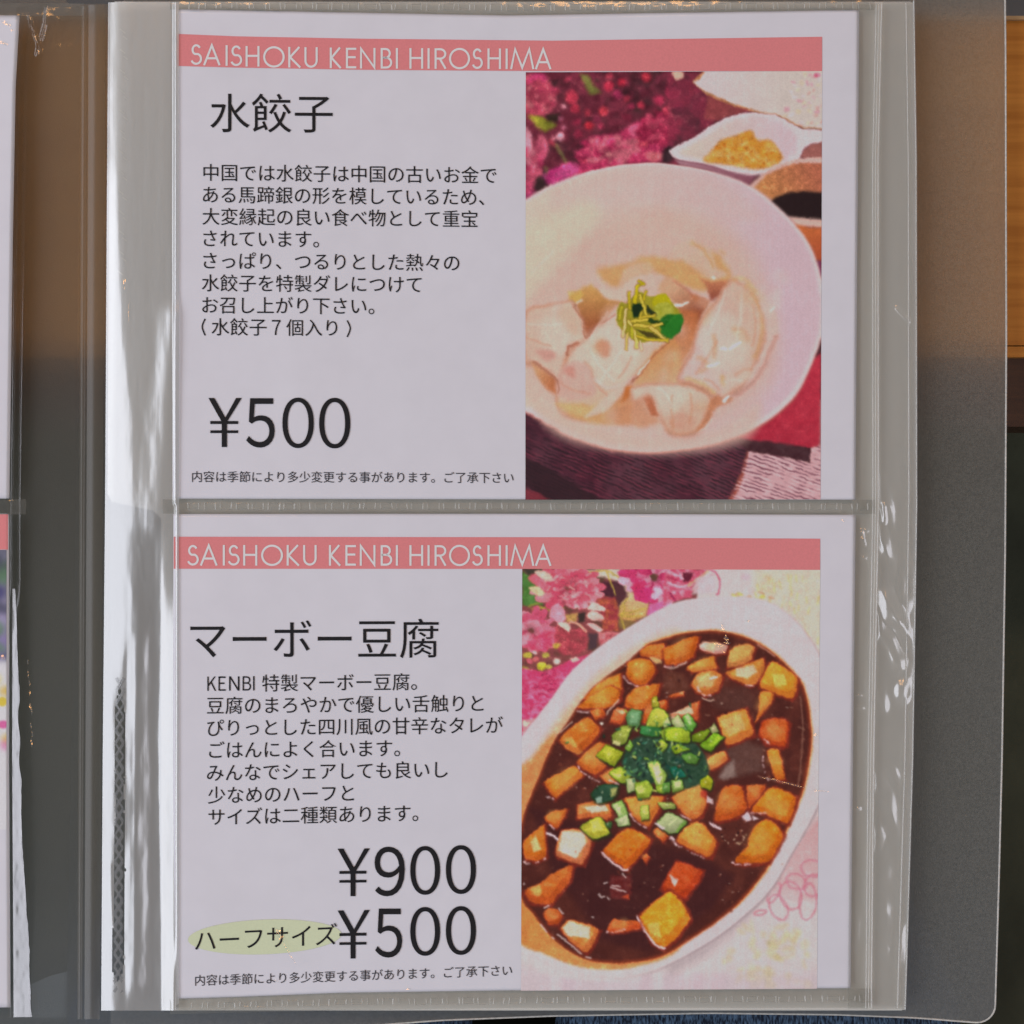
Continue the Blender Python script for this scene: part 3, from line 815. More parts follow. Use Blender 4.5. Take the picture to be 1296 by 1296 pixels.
pb.fill(Z(*a, (140, 60), (220, 50), (290, 110), (200, 140)), (212, 168, 152), 3, smooth=True)
pb.fill(Z(*a, (90, 110), (160, 80), (240, 150), (200, 190)), (204, 84, 100), 3, smooth=True)
pb.fill(Z(*a, (90, 190), (180, 180), (220, 240), (160, 250)), (208, 170, 130), 3, smooth=True)
pb.fill(Z(*a, (580, 340), (620, 305), (720, 350), (690, 380), (590, 370)), (218, 168, 158), 2, smooth=True)
pb.fill(Z(*a, (570, 420), (620, 380), (710, 435), (640, 460)), (214, 160, 150), 2, smooth=True)
pb.fill(Z(*a, (570, 490), (620, 480), (700, 530), (660, 550)), (212, 154, 150), 2, smooth=True)
pb.fill(Z(*a, (490, 400), (560, 390), (550, 460), (500, 470)), (52, 44, 40), 3)
pb.fill(Z(*a, (390, 410), (490, 390), (480, 460), (400, 470)), (164, 128, 70), 4)
pb.fill(Z(*a, (280, 350), (340, 320), (390, 400), (370, 480), (300, 460), (260, 420)), (206, 128, 146), 3, smooth=True)
pb.petals(*Z(*a, (110, 540))[0], 34, 13, [(212, 128, 146), (196, 74, 104), (206, 104, 128)], seed=5, squash=.9, wid=.18)
pb.fill(Z(*a, (140, 600), (260, 540), (330, 560), (300, 660), (180, 700), (80, 690)), (186, 56, 86), 4, smooth=True, nz=1, ns=5, seed=64, c3=(204, 92, 112))
pb.fill(Z(*a, (320, 500), (450, 520), (560, 540), (560, 690), (420, 740), (330, 700)), (148, 56, 66), 5, smooth=True, nz=1, ns=6, seed=65, c3=(112, 52, 54))
pb.fill(Z(*a, (330, 485), (380, 470), (430, 490), (420, 545)), (216, 176, 162), 2, smooth=True)
pb.line(spline(Z(*a, (430, 470), (500, 485), (560, 550)))[:16], (206, 140, 120), 3, 2)
pb.fill(Z(*a, (590, 560), (660, 560), (650, 680), (580, 700)), (70, 52, 56), 4)
pb.fill(Z(*a, (660, 560), (780, 550), (850, 560), (680, 660)), (190, 108, 112), 4, nz=1, ns=5, c3=(150, 60, 70))
for x, y, r, cc in ((80, 740, 34, (160, 150, 54)), (200, 830, 42, (164, 160, 44)), (150, 770, 26, (196, 90, 92)), (60, 860, 34, (130, 124, 50)), (230, 740, 30, (150, 140, 60)), (320, 790, 30, (206, 186, 172)),
                    (140, 720, 20, (210, 160, 160)), (260, 840, 24, (172, 164, 70)), (60, 700, 30, (120, 60, 60)), (320, 660, 30, (150, 124, 50)), (100, 790, 22, (200, 80, 96))):
    x, y = Z(*a, (x, y))[0]
    pb.ell(x, y, r / K, r * .8 / K, cc, 2.5)
pb.fill([(640, 850), (664, 846), (690, 850), (730, 832), (760, 826), (700, 890), (670, 935), (640, 935)], (176, 50, 88), 4, nz=1, ns=6, seed=66, c3=(206, 96, 132))
for i in range(40):
    x, y = rg.uniform(660, 705), rg.uniform(852, 915)
    q = spline([(x, y), (x + 6, y - 2), (x + 11, y + 3)])[:16]
    pb.line(q, rg.choice([(208, 104, 138), (140, 34, 70), (194, 74, 110), (160, 40, 80)]), 1.6, 2, .7)
pb.fill(Z(*a, (430, 770), (480, 750), (510, 780), (450, 800)), (212, 160, 150), 2.5)
pb.fill(Z(*c, (40, 400), (150, 380), (110, 440), (40, 510)), (200, 110, 120), 3, nz=1, ns=3, c3=(206, 190, 160))
pb.petals(*Z(*a, (1120, 100))[0], 46, 15, [(190, 52, 98), (176, 42, 88), (204, 96, 132), (214, 150, 172)], seed=9, squash=.85, wid=.17)
pb.fill(Z(*a, (930, 180), (1000, 110), (1080, 150), (1000, 200), (945, 215)), (180, 44, 84), 2.5)
pb.fill(Z(*a, (980, 200), (1090, 180), (1100, 270), (1060, 320), (1000, 290)), (178, 44, 94), 2.5)
pb.fill(Z(*a, (1120, 180), (1180, 190), (1210, 240), (1130, 250)), (208, 160, 182), 3)
pb.fill(Z(*a, (1080, 320), (1296, 270), (1100, 420), (1060, 410)), (190, 88, 136), 4, nz=12, ns=4)
pb.fill(Z(*b, (-20, 30), (200, 30), (330, 40), (200, 180), (200, 260), (60, 300), (-40, 330)), (176, 66, 92), 4, nz=1, ns=6, seed=67, c3=(206, 130, 150))
pb.fill(Z(*b, (120, 60), (210, 60), (180, 140), (120, 140)), (84, 30, 44), 3)
for pts, cc in ((((0, 60), (100, 90), (120, 120)), (210, 150, 168)), (((0, 150), (100, 180), (200, 160)), (206, 170, 186)), (((20, 230), (60, 290)), (120, 30, 64)), (((0, 100), (110, 130)), (150, 40, 72)),
                (((170, 170), (280, 90), (330, 50)), (190, 134, 96)), (((200, 200), (300, 110), (370, 80)), (204, 140, 150))):
    pb.line(Z(*b, *pts), cc, 3, 2.5, .8)
pb.fill(Z(*b, (230, 110), (330, 70), (400, 120), (390, 220), (200, 240)), (196, 170, 176), 5, .8)
pb.line(spline(Z(*b, (280, 40), (380, 55), (420, 110), (425, 190), (395, 235)))[:32], (190, 76, 104), 2.5, 2, .9)
# printed cloth, upper right
pb.fill(Z(*b, (700, 20), (1300, 20), (1300, 800), (1200, 640), (1050, 440), (880, 320), (720, 260)), (192, 176, 156), 16, .9)
for i in range(90):
    x, y = rg.uniform(955, 1040), rg.uniform(724, 826)
    if (x - 890) ** 2 / 150 ** 2 + (y - 870) ** 2 / 115 ** 2 < 1:
        continue
    pb.line([(x, y), (x + rg.uniform(-2, 2), y + rg.uniform(4, 9))], rg.choice([(196, 170, 96), (192, 162, 110), (186, 172, 90), (198, 184, 164), (200, 160, 130)]), 2.2, 2.5, .55)
for i in range(10):
    x, y = Z(*b, (rg.uniform(540, 900), rg.uniform(225, 275)))[0]
    pb.ell(x, y, rg.uniform(2, 5), 1.6, rg.choice([(180, 160, 70), (200, 150, 110), (196, 130, 100)]), 2.5, .3, .8)
for i in range(12):
    x, y = Z(*b, (rg.uniform(770, 900), rg.uniform(60, 230)))[0]
    pb.ell(x, y, 3.5, 3, (204, 152, 110), 5, 0, .35)
pb.ell(*Z(*b, (640, 100))[0], 6, 4, (198, 150, 164), 6, 0, .6)
# printed cloth, lower right
pb.fill(Z(*f, (1300, 330), (1150, 520), (1000, 740), (820, 1040), (1000, 1100), (1300, 1100)), (188, 130, 132), 10, .9, c2=(188, 160, 160), p0=(1030, 1040), p1=(990, 1140))
pb.fill(Z(*h, (0, 850), (300, 700), (560, 530), (700, 420), (640, 500), (300, 780), (0, 960)), (150, 136, 138), 22, .65)
for cx, cy, rx, ry, an in ((910, 380, 70, 110, -.5), (1010, 280, 85, 120, -.35), (1150, 330, 70, 150, .1), (1060, 170, 90, 60, .4), (1200, 200, 80, 90, .4), (760, 420, 50, 20, -.2), (870, 260, 40, 90, .5), (1180, 60, 90, 70, .2)):
    x, y = Z(*h, (cx, cy))[0]
    t = np.linspace(0, 2 * math.pi, 24)
    ca, sa = math.cos(an), math.sin(an)
    pb.line(np.stack([x + rx / K * np.cos(t) * ca - ry / K * np.sin(t) * sa, y + rx / K * np.cos(t) * sa + ry / K * np.sin(t) * ca], -1), (186, 92, 112), 2.6, 2.5, .65)
for i in range(70):
    x, y = Z(*h, (rg.gauss(830, 160), rg.uniform(530, 1020)))[0]
    pb.ell(x, y, rg.uniform(2, 6), rg.uniform(3, 10), rg.choice([(170, 162, 96), (176, 168, 120), (168, 160, 110), (188, 180, 168)]), 7, rg.uniform(0, 3), .4)
pb.fill([(655, 1225), (800, 1240), (1040, 1230), (1040, 1270), (655, 1270)], (178, 166, 172), 20, .6)
for i in range(14):
    x = rg.uniform(680, 960)
    pb.fill([(x, 1232), (x + 12, 1232), (x + 9, 1260), (x - 2, 1260)], rg.choice([(186, 164, 170), (190, 184, 182), (176, 162, 168)]), 9, .5)
# dish
outer = [(661, 931), (680, 907), (698, 884), (712, 864), (727, 846), (755, 821.5), (786, 800), (817, 781), (845, 766.5), (866, 759.5), (891, 756.5), (922, 755), (953, 756.5), (976, 763.5), (992, 773.5),
         (1007, 786), (1022, 804.5), (1037, 831), (1050, 880), (1054, 930), (1048, 985), (1033, 1024), (1015, 1058), (999, 1085), (984, 1113), (968, 1134), (953, 1149), (922, 1175), (891, 1196), (860, 1213),
         (820, 1230), (770, 1236), (715, 1228), (680, 1212), (640, 1190), (600, 1100), (620, 990)]
pb.fill([(x + (2 if x > 800 else 0), y + 2) for x, y in outer], (150, 134, 136), 6, smooth=True)
pb.fill(outer, (190, 178, 180), 2.4, smooth=True, c2=(186, 178, 178), p0=(700, 800), p1=(1000, 1100))
pb.fill([(660, 1165), (700, 1208), (760, 1226), (830, 1218), (870, 1206), (820, 1232), (760, 1242), (690, 1232), (650, 1200)], (188, 180, 178), 8, .9, smooth=True)
inner = [(661, 1039), (668, 1016), (681, 985), (693, 955), (704, 933), (717, 915), (732, 892), (748, 872), (770, 854), (794, 837), (817, 817), (840, 808.5), (871, 800.5), (907, 798.5), (938, 805), (961, 814.5),
         (984, 831), (1002, 849), (1015, 865), (1022, 887), (1027, 924), (1026, 950), (1022, 975), (1016, 1002), (1003, 1034), (992, 1058), (979, 1084), (971, 1099), (953, 1123), (931, 1147), (902, 1170),
         (876, 1187), (850, 1204), (825, 1214), (786, 1219), (748, 1216), (720, 1204), (694, 1182), (674, 1156), (661, 1139), (652, 1090)]
# warm inner wall, left and bottom
pb.fill([(640, 1010), (665, 975), (690, 935), (715, 900), (760, 850), (815, 812), (860, 798), (860, 840), (740, 930), (690, 1000), (655, 1080)], (182, 130, 84), 16, smooth=True, c2=(186, 162, 140), p0=(680, 980), p1=(760, 850))
pb.fill([(650, 985), (672, 960), (700, 930), (700, 960), (672, 1030), (650, 1080)], (184, 112, 62), 8, .9, smooth=True)
pb.fill([(640, 1110), (652, 1186), (690, 1208), (735, 1224), (790, 1226), (850, 1209), (860, 1180), (760, 1160), (690, 1120)], (184, 112, 54), 5, smooth=True, c2=(188, 128, 74), p0=(670, 1170), p1=(800, 1225))
pb.line(np.array(inner[10:30]), (196, 120, 62), 5, 3.5, .9)
pb.line(np.array(inner[28:36]), (176, 90, 46), 4, 3, .8)
pb.fill(inner, (66, 34, 29), 2.4, smooth=True, edge=(120, 48, 30), ew=6, nz=.55, ns=18, seed=70, c3=(92, 46, 36))
pb.fill([(668, 1020), (700, 1100), (760, 1190), (820, 1205), (900, 1150), (930, 1110), (880, 1080), (760, 1050)], (54, 30, 30), 14, .7)
pb.fill(Z(*d, (260, 140), (640, 120), (730, 200), (700, 300), (560, 330), (400, 300)), (84, 56, 48), 12, .5, nz=10, ns=4)
pb.fill(Z(*d, (460, 640), (640, 560), (780, 620), (780, 820), (560, 860), (420, 880)), (90, 68, 60), 12, .6, nz=12, ns=3)
pb.fill(Z(*d, (420, 860), (500, 760), (540, 720), (560, 860), (460, 890)), (160, 146, 136), 6, .5, nz=20, ns=2)
pb.fill(Z(*b, (0, 860), (120, 900), (180, 1000), (60, 1100), (-40, 1000)), (90, 52, 40), 8, .7, nz=10, ns=4)
for i in range(150):
    x, y = rg.uniform(665, 1020), rg.uniform(805, 1215)
    if ((x - 845) * .8 + (y - 1010) * -.6) ** 2 / 190 ** 2 + ((x - 845) * .6 + (y - 1010) * .8) ** 2 / 190 ** 2 > 1 or y > 1150:
        continue
    pb.ell(x, y, rg.uniform(.5, 1.3), rg.uniform(.5, 1.1), rg.choice([(150, 110, 90), (120, 60, 50), (186, 160, 140), (96, 52, 46)]), 1.3, 0, .7)
OR = (196, 122, 40)
RED = (150, 58, 32)


def tofu(crop, pts, col_=OR, glint=None, spots=(), col2=None, lit=None, rnd=.22, edge=(168, 76, 34)):
    p = np.array(Z(*crop, *pts))
    cen = p.mean(0)
    pb.fill(cen + (p - cen) * 1.10 + np.array([1.0, 1.5]), (112, 38, 28), 3.5, .8)
    q = []                                            # rounded corners
    for i in range(len(p)):
        q.append(p[i] * (1 - rnd) + p[i - 1] * rnd)
        q.append(p[i] * .94 + cen * .06)
        q.append(p[i] * (1 - rnd) + p[(i + 1) % len(p)] * rnd)
    hi = p[np.argmin(p[:, 0] * .5 + p[:, 1])]
    lo = p[np.argmax(p[:, 0] * .7 + p[:, 1])]
    c2_ = col2 or tuple(np.array(col_) * np.array((.9, .78, .7)))
    pb.fill(q, col_, 1.5, c2=c2_, p0=hi, p1=lo, edge=edge, ew=2.4, nz=15, ns=5, seed=rg.randrange(999))
    if lit:
        pb.fill(Z(*crop, *lit[0]), lit[1], 3, .9, nz=10, ns=3, seed=rg.randrange(99))
    for x, y in spots:
        x, y = Z(*crop, (x, y))[0]
        pb.ell(x, y, rg.uniform(1.0, 2.0), rg.uniform(.8, 1.5), (120, 48, 26), 1.8, 0, .7)
    # shaded lower side and a warm bloom on the top face
    w, sd = pb.cover(q, 1.5)
    if w is not None:
        w2, sd2 = pb.cover(p + np.array([-1.8, -3.2]), 3)
        X, Y = pb.X[w], pb.Y[w]
        sz_ = math.sqrt(max(9.0, np.ptp(p[:, 0]) * np.ptp(p[:, 1])))
        pp = cen + (p - cen) * .95 + np.array([-.055, -.16]) * sz_
        # distance of every pixel to the shifted outline
        d2 = np.full(X.shape, 1e9)
        ins = np.zeros(X.shape, bool)
        for i in range(len(pp)):
            a0, b0 = pp[i - 1], pp[i]
            ee = b0 - a0
            tt = np.clip(((X - a0[0]) * ee[0] + (Y - a0[1]) * ee[1]) / max(ee @ ee, 1e-9), 0, 1)
            d2 = np.minimum(d2, (X - a0[0] - tt * ee[0]) ** 2 + (Y - a0[1] - tt * ee[1]) ** 2)
            if a0[1] != b0[1]:
                ins ^= ((a0[1] > Y) != (b0[1] > Y)) & (X < (b0[0] - a0[0]) * (Y - a0[1]) / (b0[1] - a0[1]) + a0[0])
        sgn = np.where(ins, np.sqrt(d2), -np.sqrt(d2))
        k_ = sstep(-.5, .8, sd) * sstep(.8, -1.2, sgn) * .62
        pb.put(w, k_, np.array(col_) * np.array((.80, .60, .62)))
        if not lit:
            s_ = .30 * math.sqrt(max(4.0, np.ptp(p[:, 0]) * np.ptp(p[:, 1])))
            pb.ell(cen[0] - 1.5, cen[1] - 2, s_, s_ * .7, (212, 152, 78), s_ * 1.2, rg.uniform(0, 3), .38)
    if glint:
        gq = spline(Z(*crop, *glint))[:8 * (len(glint) - 1) + 1] if len(glint) > 2 else np.linspace(*[np.array(v_) for v_ in Z(*crop, *glint)], 9)
        for v_ in gq:
            if rg.random() < .2:
                continue
            pb.ell(v_[0] + rg.uniform(-.4, .4), v_[1] + rg.uniform(-.4, .4), rg.uniform(.9, 1.9), rg.uniform(.5, 1.2), (206, 174, 174), 1.4, math.atan2(gq[-1][1] - gq[0][1], gq[-1][0] - gq[0][0]), rg.uniform(.45, .95))


tofu(a, ((530, 1105), (640, 985), (820, 890), (855, 880), (850, 1105)), (192, 118, 36))
tofu(a, ((1000, 705), (1080, 650), (1210, 640), (1195, 770), (1100, 765), (1010, 745)), (188, 108, 42), lit=(((1080, 760), (1160, 740), (1180, 800), (1130, 810)), (204, 158, 100)))
tofu(a, ((900, 790), (1000, 760), (1110, 790), (1135, 870), (1060, 975), (980, 990), (890, 915)), (192, 112, 36), glint=((875, 915), (920, 970), (985, 995)), spots=((920, 920),))
tofu(a, ((1185, 690), (1300, 640), (1440, 580), (1490, 590), (1450, 740), (1380, 800), (1210, 825)), (182, 100, 34), glint=((1210, 828), (1260, 838), (1380, 800)))
tofu(c, ((870, 285), (900, 190), (990, 120), (1175, 95), (1150, 190), (1060, 300), (990, 315)), (190, 108, 36))
tofu(b, ((255, 660), (300, 625), (490, 652), (480, 720), (400, 735), (270, 700)), (204, 176, 164), edge=(190, 130, 100))
tofu(b, ((505, 700), (560, 662), (670, 640), (722, 680), (680, 790), (600, 832), (480, 842)), (192, 148, 76))
tofu(b, ((465, 885), (600, 830), (780, 760), (802, 850), (740, 965), (680, 992), (550, 950)), (196, 140, 60), lit=(((560, 850), (700, 820), (740, 880), (660, 930), (560, 910)), (204, 172, 142)), glint=((640, 985), (700, 990)))
tofu(b, ((745, 995), (830, 805), (865, 785), (1000, 860), (1072, 930), (1050, 1065), (1010, 1098), (870, 1055)), (202, 142, 44), col2=(190, 110, 30), lit=(((860, 900), (960, 900), (980, 980), (880, 1000)), (208, 162, 72)))
tofu(b, ((150, 845), (250, 775), (380, 745), (412, 850), (300, 865), (190, 885)), (192, 132, 52))
tofu(b, ((180, 985), (255, 875), (380, 858), (455, 915), (405, 1040), (310, 1078), (240, 1040)), (190, 124, 58), lit=(((230, 920), (330, 890), (400, 920), (360, 1000), (260, 1000)), (206, 152, 96)), glint=((250, 1000), (290, 1060), (350, 1070)), spots=((310, 1000),))
pb.line(Z(*b, (350, 930), (400, 920)), (214, 184, 184), 2.5, 1.4)
pb.line(Z(*d, (285, 215), (330, 240), (380, 235)), (180, 150, 130), 1.6, 1.4)
tofu(d, ((0, 200), (130, 155), (132, 200), (40, 215)), (184, 92, 44), lit=(((90, 165), (130, 160), (125, 200)), (206, 150, 96)))
tofu(d, ((755, 155), (875, 170), (860, 240), (790, 335), (705, 430), (745, 335)), (196, 126, 46), spots=((820, 210),))
tofu(d, ((-10, 370), (180, 275), (262, 230), (250, 400), (190, 390)), (190, 100, 54), lit=(((20, 350), (190, 278), (216, 340), (100, 370), (20, 400)), (206, 174, 142)))
tofu(d, ((395, 370), (640, 296), (690, 420), (712, 520), (490, 612), (462, 560), (430, 470)), (200, 136, 58), col2=(196, 112, 40), spots=((530, 440),), lit=(((430, 400), (600, 340), (640, 470), (500, 530)), (202, 150, 84)))
tofu(d, ((765, 410), (840, 378), (960, 380), (998, 420), (980, 600), (940, 618), (800, 592), (745, 520)), (168, 66, 30), col2=(182, 88, 34), edge=(120, 34, 30), glint=((790, 560), (830, 585)))
tofu(d, ((812, 650), (850, 625), (922, 640), (940, 760), (962, 880), (890, 892), (840, 770)), (196, 120, 40), glint=((785, 700), (790, 800), (830, 890)))
tofu(d, ((232, 795), (350, 690), (462, 645), (497, 720), (400, 792), (250, 842)), (204, 140, 70), col2=(190, 112, 50))
tofu(f, ((378, 440), (400, 290), (450, 175), (500, 155), (610, 158), (655, 350), (560, 420), (430, 452)), (184, 94, 36), spots=((580, 320), (470, 290)))
tofu(f, ((645, 150), (790, 145), (805, 180), (720, 290), (660, 352)), (180, 90, 40))
tofu(f, ((678, 375), (780, 220), (870, 158), (1055, 240), (1050, 330), (990, 472), (930, 460), (800, 392)), (198, 118, 30), glint=((690, 385), (800, 385)))
tofu(f, ((538, 785), (650, 650), (690, 520), (790, 428), (870, 450), (955, 560), (900, 680), (835, 785), (640, 802)), (192, 114, 26), glint=((535, 785), (570, 805), (680, 802)))
pb.fill(Z(*f, (605, 410), (660, 370), (690, 440), (640, 460)), (196, 170, 176), 2.5)
pb.fill(Z(*f, (690, 400), (750, 430), (700, 440)), (200, 176, 180), 2)
tofu(f, ((28, 255), (100, 190), (250, 92), (290, 200), (325, 280), (280, 405), (180, 442), (100, 360)), (200, 132, 60), spots=((180, 315), (190, 370), (150, 290)), glint=((110, 400), (180, 440)))
pb.fill(Z(*f, (270, 210), (320, 200), (330, 270), (270, 250)), (150, 44, 34), 3, .8)
pb.fill(Z(*f, (320, 240), (370, 270), (370, 310), (320, 290)), (196, 166, 166), 2.2)
tofu(f, ((58, 612), (150, 490), (230, 445), (290, 470), (405, 620), (350, 755), (200, 690)), (200, 130, 50), col2=(196, 110, 34), spots=((265, 540), (220, 590)), glint=((40, 590), (70, 640), (200, 710), (340, 765)))
pb.line(Z(*f, (350, 465), (400, 500), (430, 510)), (206, 176, 180), 3, 1.6)
tofu(f, ((-60, 1000), (70, 770), (290, 850), (285, 900), (150, 1085), (60, 1090)), (176, 70, 32), edge=(130, 40, 30), lit=(((20, 890), (90, 930), (60, 980), (30, 950)), (206, 176, 172)))
tofu(g, ((992, 445), (1240, 235), (1320, 290), (1400, 420), (1420, 480), (1300, 640), (1205, 712), (1105, 668)), (202, 136, 34), col2=(190, 118, 26), lit=(((1060, 520), (1160, 500), (1180, 640), (1100, 620)), (206, 156, 70)))
pb.line(Z(*g, (985, 455), (1040, 560), (1130, 690), (1210, 715)), (204, 180, 182), 2.4, 1.6)
tofu(g, ((728, 565), (790, 470), (870, 490), (1000, 490), (1015, 550), (880, 582), (770, 595)), (186, 84, 38), glint=((735, 575), (780, 590), (880, 560)))
tofu(g, ((345, 545), (420, 475), (560, 508), (675, 560), (620, 690), (560, 755), (430, 662)), (196, 130, 62), lit=(((370, 540), (430, 490), (590, 540), (590, 640), (500, 620), (400, 610)), (210, 184, 166)))
tofu(g, ((212, 425), (270, 380), (340, 400), (372, 450), (330, 522), (250, 512)), (172, 82, 36))
tofu(g, ((50, 242), (180, 180), (330, 70), (455, 28), (430, 165), (330, 285), (280, 358), (110, 342)), (186, 98, 40), lit=(((90, 230), (180, 190), (200, 260), (160, 300)), (202, 142, 70)), spots=((335, 125),))
tofu(e, ((38, 655), (60, 600), (222, 462), (242, 740), (150, 785), (60, 760)), (190, 110, 36), lit=(((110, 620), (150, 560), (190, 680), (130, 700)), (204, 166, 110)), glint=((55, 780), (120, 800), (230, 755)))
tofu(e, ((305, 700), (360, 518), (540, 508), (622, 600), (540, 812), (480, 802), (330, 745)), (200, 136, 84), lit=(((340, 690), (370, 530), (540, 540), (560, 640), (480, 760), (380, 720)), (208, 184, 170)), spots=((480, 700),))
pb.line(Z(*e, (245, 550), (300, 570), (330, 600)), (208, 186, 190), 3, 1.8)
tofu(e, ((218, 412), (290, 370), (415, 338), (380, 420), (320, 508), (250, 470)), (190, 106, 42), glint=((240, 470), (300, 510)))
tofu(c, ((208, 905), (460, 768), (548, 850), (450, 925), (310, 1045)), (198, 124, 42), spots=((265, 920), (470, 860)), glint=((225, 1020), (290, 1040)))
tofu(c, ((478, 742), (660, 568), (740, 600), (660, 700), (735, 780), (640, 855), (520, 785)), (194, 114, 46), glint=((500, 780), (560, 850), (670, 900)))
tofu(c, ((338, 555), (420, 470), (580, 368), (685, 470), (630, 560), (500, 685), (380, 612)), (188, 106, 38), lit=(((348, 562), (440, 535), (535, 662), (490, 682), (390, 622)), (202, 142, 66)), spots=((560, 465),))
tofu(c, ((478, 295), (620, 180), (760, 108), (845, 160), (830, 245), (740, 295), (600, 305)), (194, 118, 36), glint=((490, 325), (580, 335)))
tofu(c, ((588, 320), (700, 300), (722, 350), (640, 402)), (178, 88, 36))
tofu(c, ((748, 415), (800, 290), (900, 310), (890, 370), (850, 432)), (190, 96, 50), lit=(((800, 310), (900, 320), (860, 350)), (208, 160, 120)))
tofu(c, ((1000, 405), (1060, 280), (1225, 220), (1225, 300), (1100, 432)), (182, 84, 36))
tofu(e, ((488, 305), (640, 280), (752, 300), (775, 420), (720, 445), (600, 412), (488, 432)), (196, 120, 60), lit=(((540, 330), (720, 310), (740, 360), (600, 380)), (210, 182, 160)), spots=((670, 395),))
tofu(c, ((668, 855), (790, 780), (830, 900), (740, 925)), (196, 124, 60), glint=((760, 890), (820, 920)))
tofu(e, ((858, 262), (1000, 240), (1205, 240), (1160, 360), (1070, 505), (960, 420), (900, 330)), (202, 134, 52), glint=((930, 390), (970, 450), (1050, 500)), spots=((1110, 370),))
tofu(e, ((688, 695), (830, 540), (920, 498), (1102, 590), (1050, 690), (900, 845), (860, 832)), (188, 104, 30), spots=((850, 580), (920, 680), (840, 760)), lit=(((1000, 560), (1090, 595), (1040, 660)), (196, 122, 40)))
pb.line(Z(*e, (692, 705), (790, 800), (860, 845), (900, 845)), (204, 180, 182), 2.4, 1.6)
tofu(e, ((1108, 535), (1150, 500), (1245, 570), (1190, 622)), (188, 100, 46))
tofu(e, ((1020, 755), (1060, 710), (1085, 750), (1050, 795)), (170, 76, 40))
pb.fill(Z(*g, (760, 120), (930, 110), (940, 260), (900, 320), (760, 300)), (92, 36, 34), 5, .8, nz=14, ns=4)
pb.fill(Z(*g, (850, 290), (910, 270), (915, 310)), (164, 60, 34), 3)
for pts in (((770, 215), (830, 240), (885, 245)), ((780, 200), (840, 210)), ((670, 265), (690, 300), (715, 290)), ((740, 300), (750, 310)), ((860, 100), (890, 130)), ((715, 180), (740, 170)), ((340, 385), (375, 430)), ((225, 385), (260, 365)),
            ((190, 520), (240, 580)), ((330, 600), (520, 755)), ((560, 785), (600, 795)), ((285, 625), (300, 635)), ((605, 460), (620, 462)), ((50, 180), (52, 190))):
    pb.line(Z(*g, *pts), (196, 178, 172), 1.8, 1.3, .85)
for pts in (((1090, 200), (1110, 420), (1090, 800), (1070, 940)), ((740, 860), (900, 900), (1080, 935)), ((310, 355), (345, 360)), ((780, 640), (800, 650)), ((1000, 290), (1020, 295)), ((1070, 450), (1120, 480))):
    pb.line(Z(*d, *pts), (160, 116, 92), 1.2, 1.5, .6)
for i in range(26):
    x, y = Z(*f, (rg.uniform(440, 650), rg.uniform(490, 640)))[0]
    pb.ell(x, y, rg.uniform(.8, 2), rg.uniform(.7, 1.4), rg.choice([(190, 160, 130), (120, 60, 40), (150, 120, 90), (40, 26, 26)]), 1.4, 0, .8)
pb.line(Z(*b, (740, 650), (880, 750)), (180, 130, 110), 1.6, 1.4, .7)
pb.line(Z(*b, (20, 850), (160, 800)), (190, 170, 150), 1.6, 1.4, .7)
pb.line(Z(*c, (730, 350), (760, 300), (830, 235)), (200, 180, 160), 1.8, 1.4, .8)
pb.line(Z(*c, (350, 500), (450, 410)), (190, 170, 150), 1.4, 1.4, .8)
pb.ell(*Z(*c, (690, 425))[0], 2.4, 2, (204, 196, 180), 1.6)


# spring onion
def onion(crop, pts, cc, top=None, seed_=0):
    p0_ = np.array(Z(*crop, *pts))
    cen = p0_.mean(0)
    p = []
    for i in range(len(p0_)):
        p += [p0_[i] * .78 + p0_[i - 1] * .22, p0_[i] * .95 + cen * .05, p0_[i] * .78 + p0_[(i + 1) % len(p0_)] * .22]
    p = np.array(p)
    pb.fill(cen + (p - cen) * 1.14 + np.array([.8, 1.4]), (38, 42, 26), 2.8, .7)
    lo = p[np.argmax(p[:, 1])]
    hi = p[np.argmin(p[:, 1])]
    cc = np.array(cc, float)
    pb.fill(p, cc * 1.04, 1.6, c2=tuple(cc * .72), p0=hi, p1=lo, edge=tuple(cc * np.array((.58, .80, .5))), ew=2.2, nz=12, ns=4, seed=rg.randrange(99))
    if top:
        pb.fill(Z(*crop, *top[0]), top[1], 2.6, .85)
    # the cut grain and a wet highlight
    ax = p0_[1] - p0_[0]
    for k_ in range(3):
        o_ = cen + rg.uniform(-.5, .5) * (p0_[2] - p0_[1]) * .6
        pb.line([o_ - ax * .3, o_ + ax * .3], tuple(cc * rg.choice((.78, 1.14, .86))), .8, 1.4, .5)
    pb.ell(cen[0] - 1, cen[1] - 1, 1.6, 1.0, (214, 218, 178), 2.0, rg.uniform(0, 3), .5)


YG, PG, MG, DG = (158, 168, 44), (182, 192, 132), (100, 150, 56), (36, 72, 54)
pb.fill(Z(*c, (860, 760), (900, 620), (980, 540), (1100, 520), (1300, 560), (1420, 560), (1540, 700), (1560, 860), (1400, 960), (1200, 920), (1000, 900)), (40, 66, 48), 5, smooth=True, nz=14, ns=4, seed=90)
onion(c, ((1100, 205), (1140, 195), (1162, 290), (1100, 295)), (166, 162, 44))
onion(c, ((770, 525), (860, 440), (950, 435), (880, 600), (780, 595)), (146, 162, 62), ((((780, 560), (850, 580), (840, 610), (780, 595))), (190, 184, 120)))
onion(c, ((890, 340), (930, 300), (1022, 320), (1000, 452), (900, 445)), (92, 140, 88), ((((930, 330), (1000, 330), (980, 420), (920, 420))), (110, 158, 110)))
onion(c, ((1060, 400), (1110, 300), (1180, 295), (1255, 370), (1195, 455), (1060, 455)), (172, 184, 62))
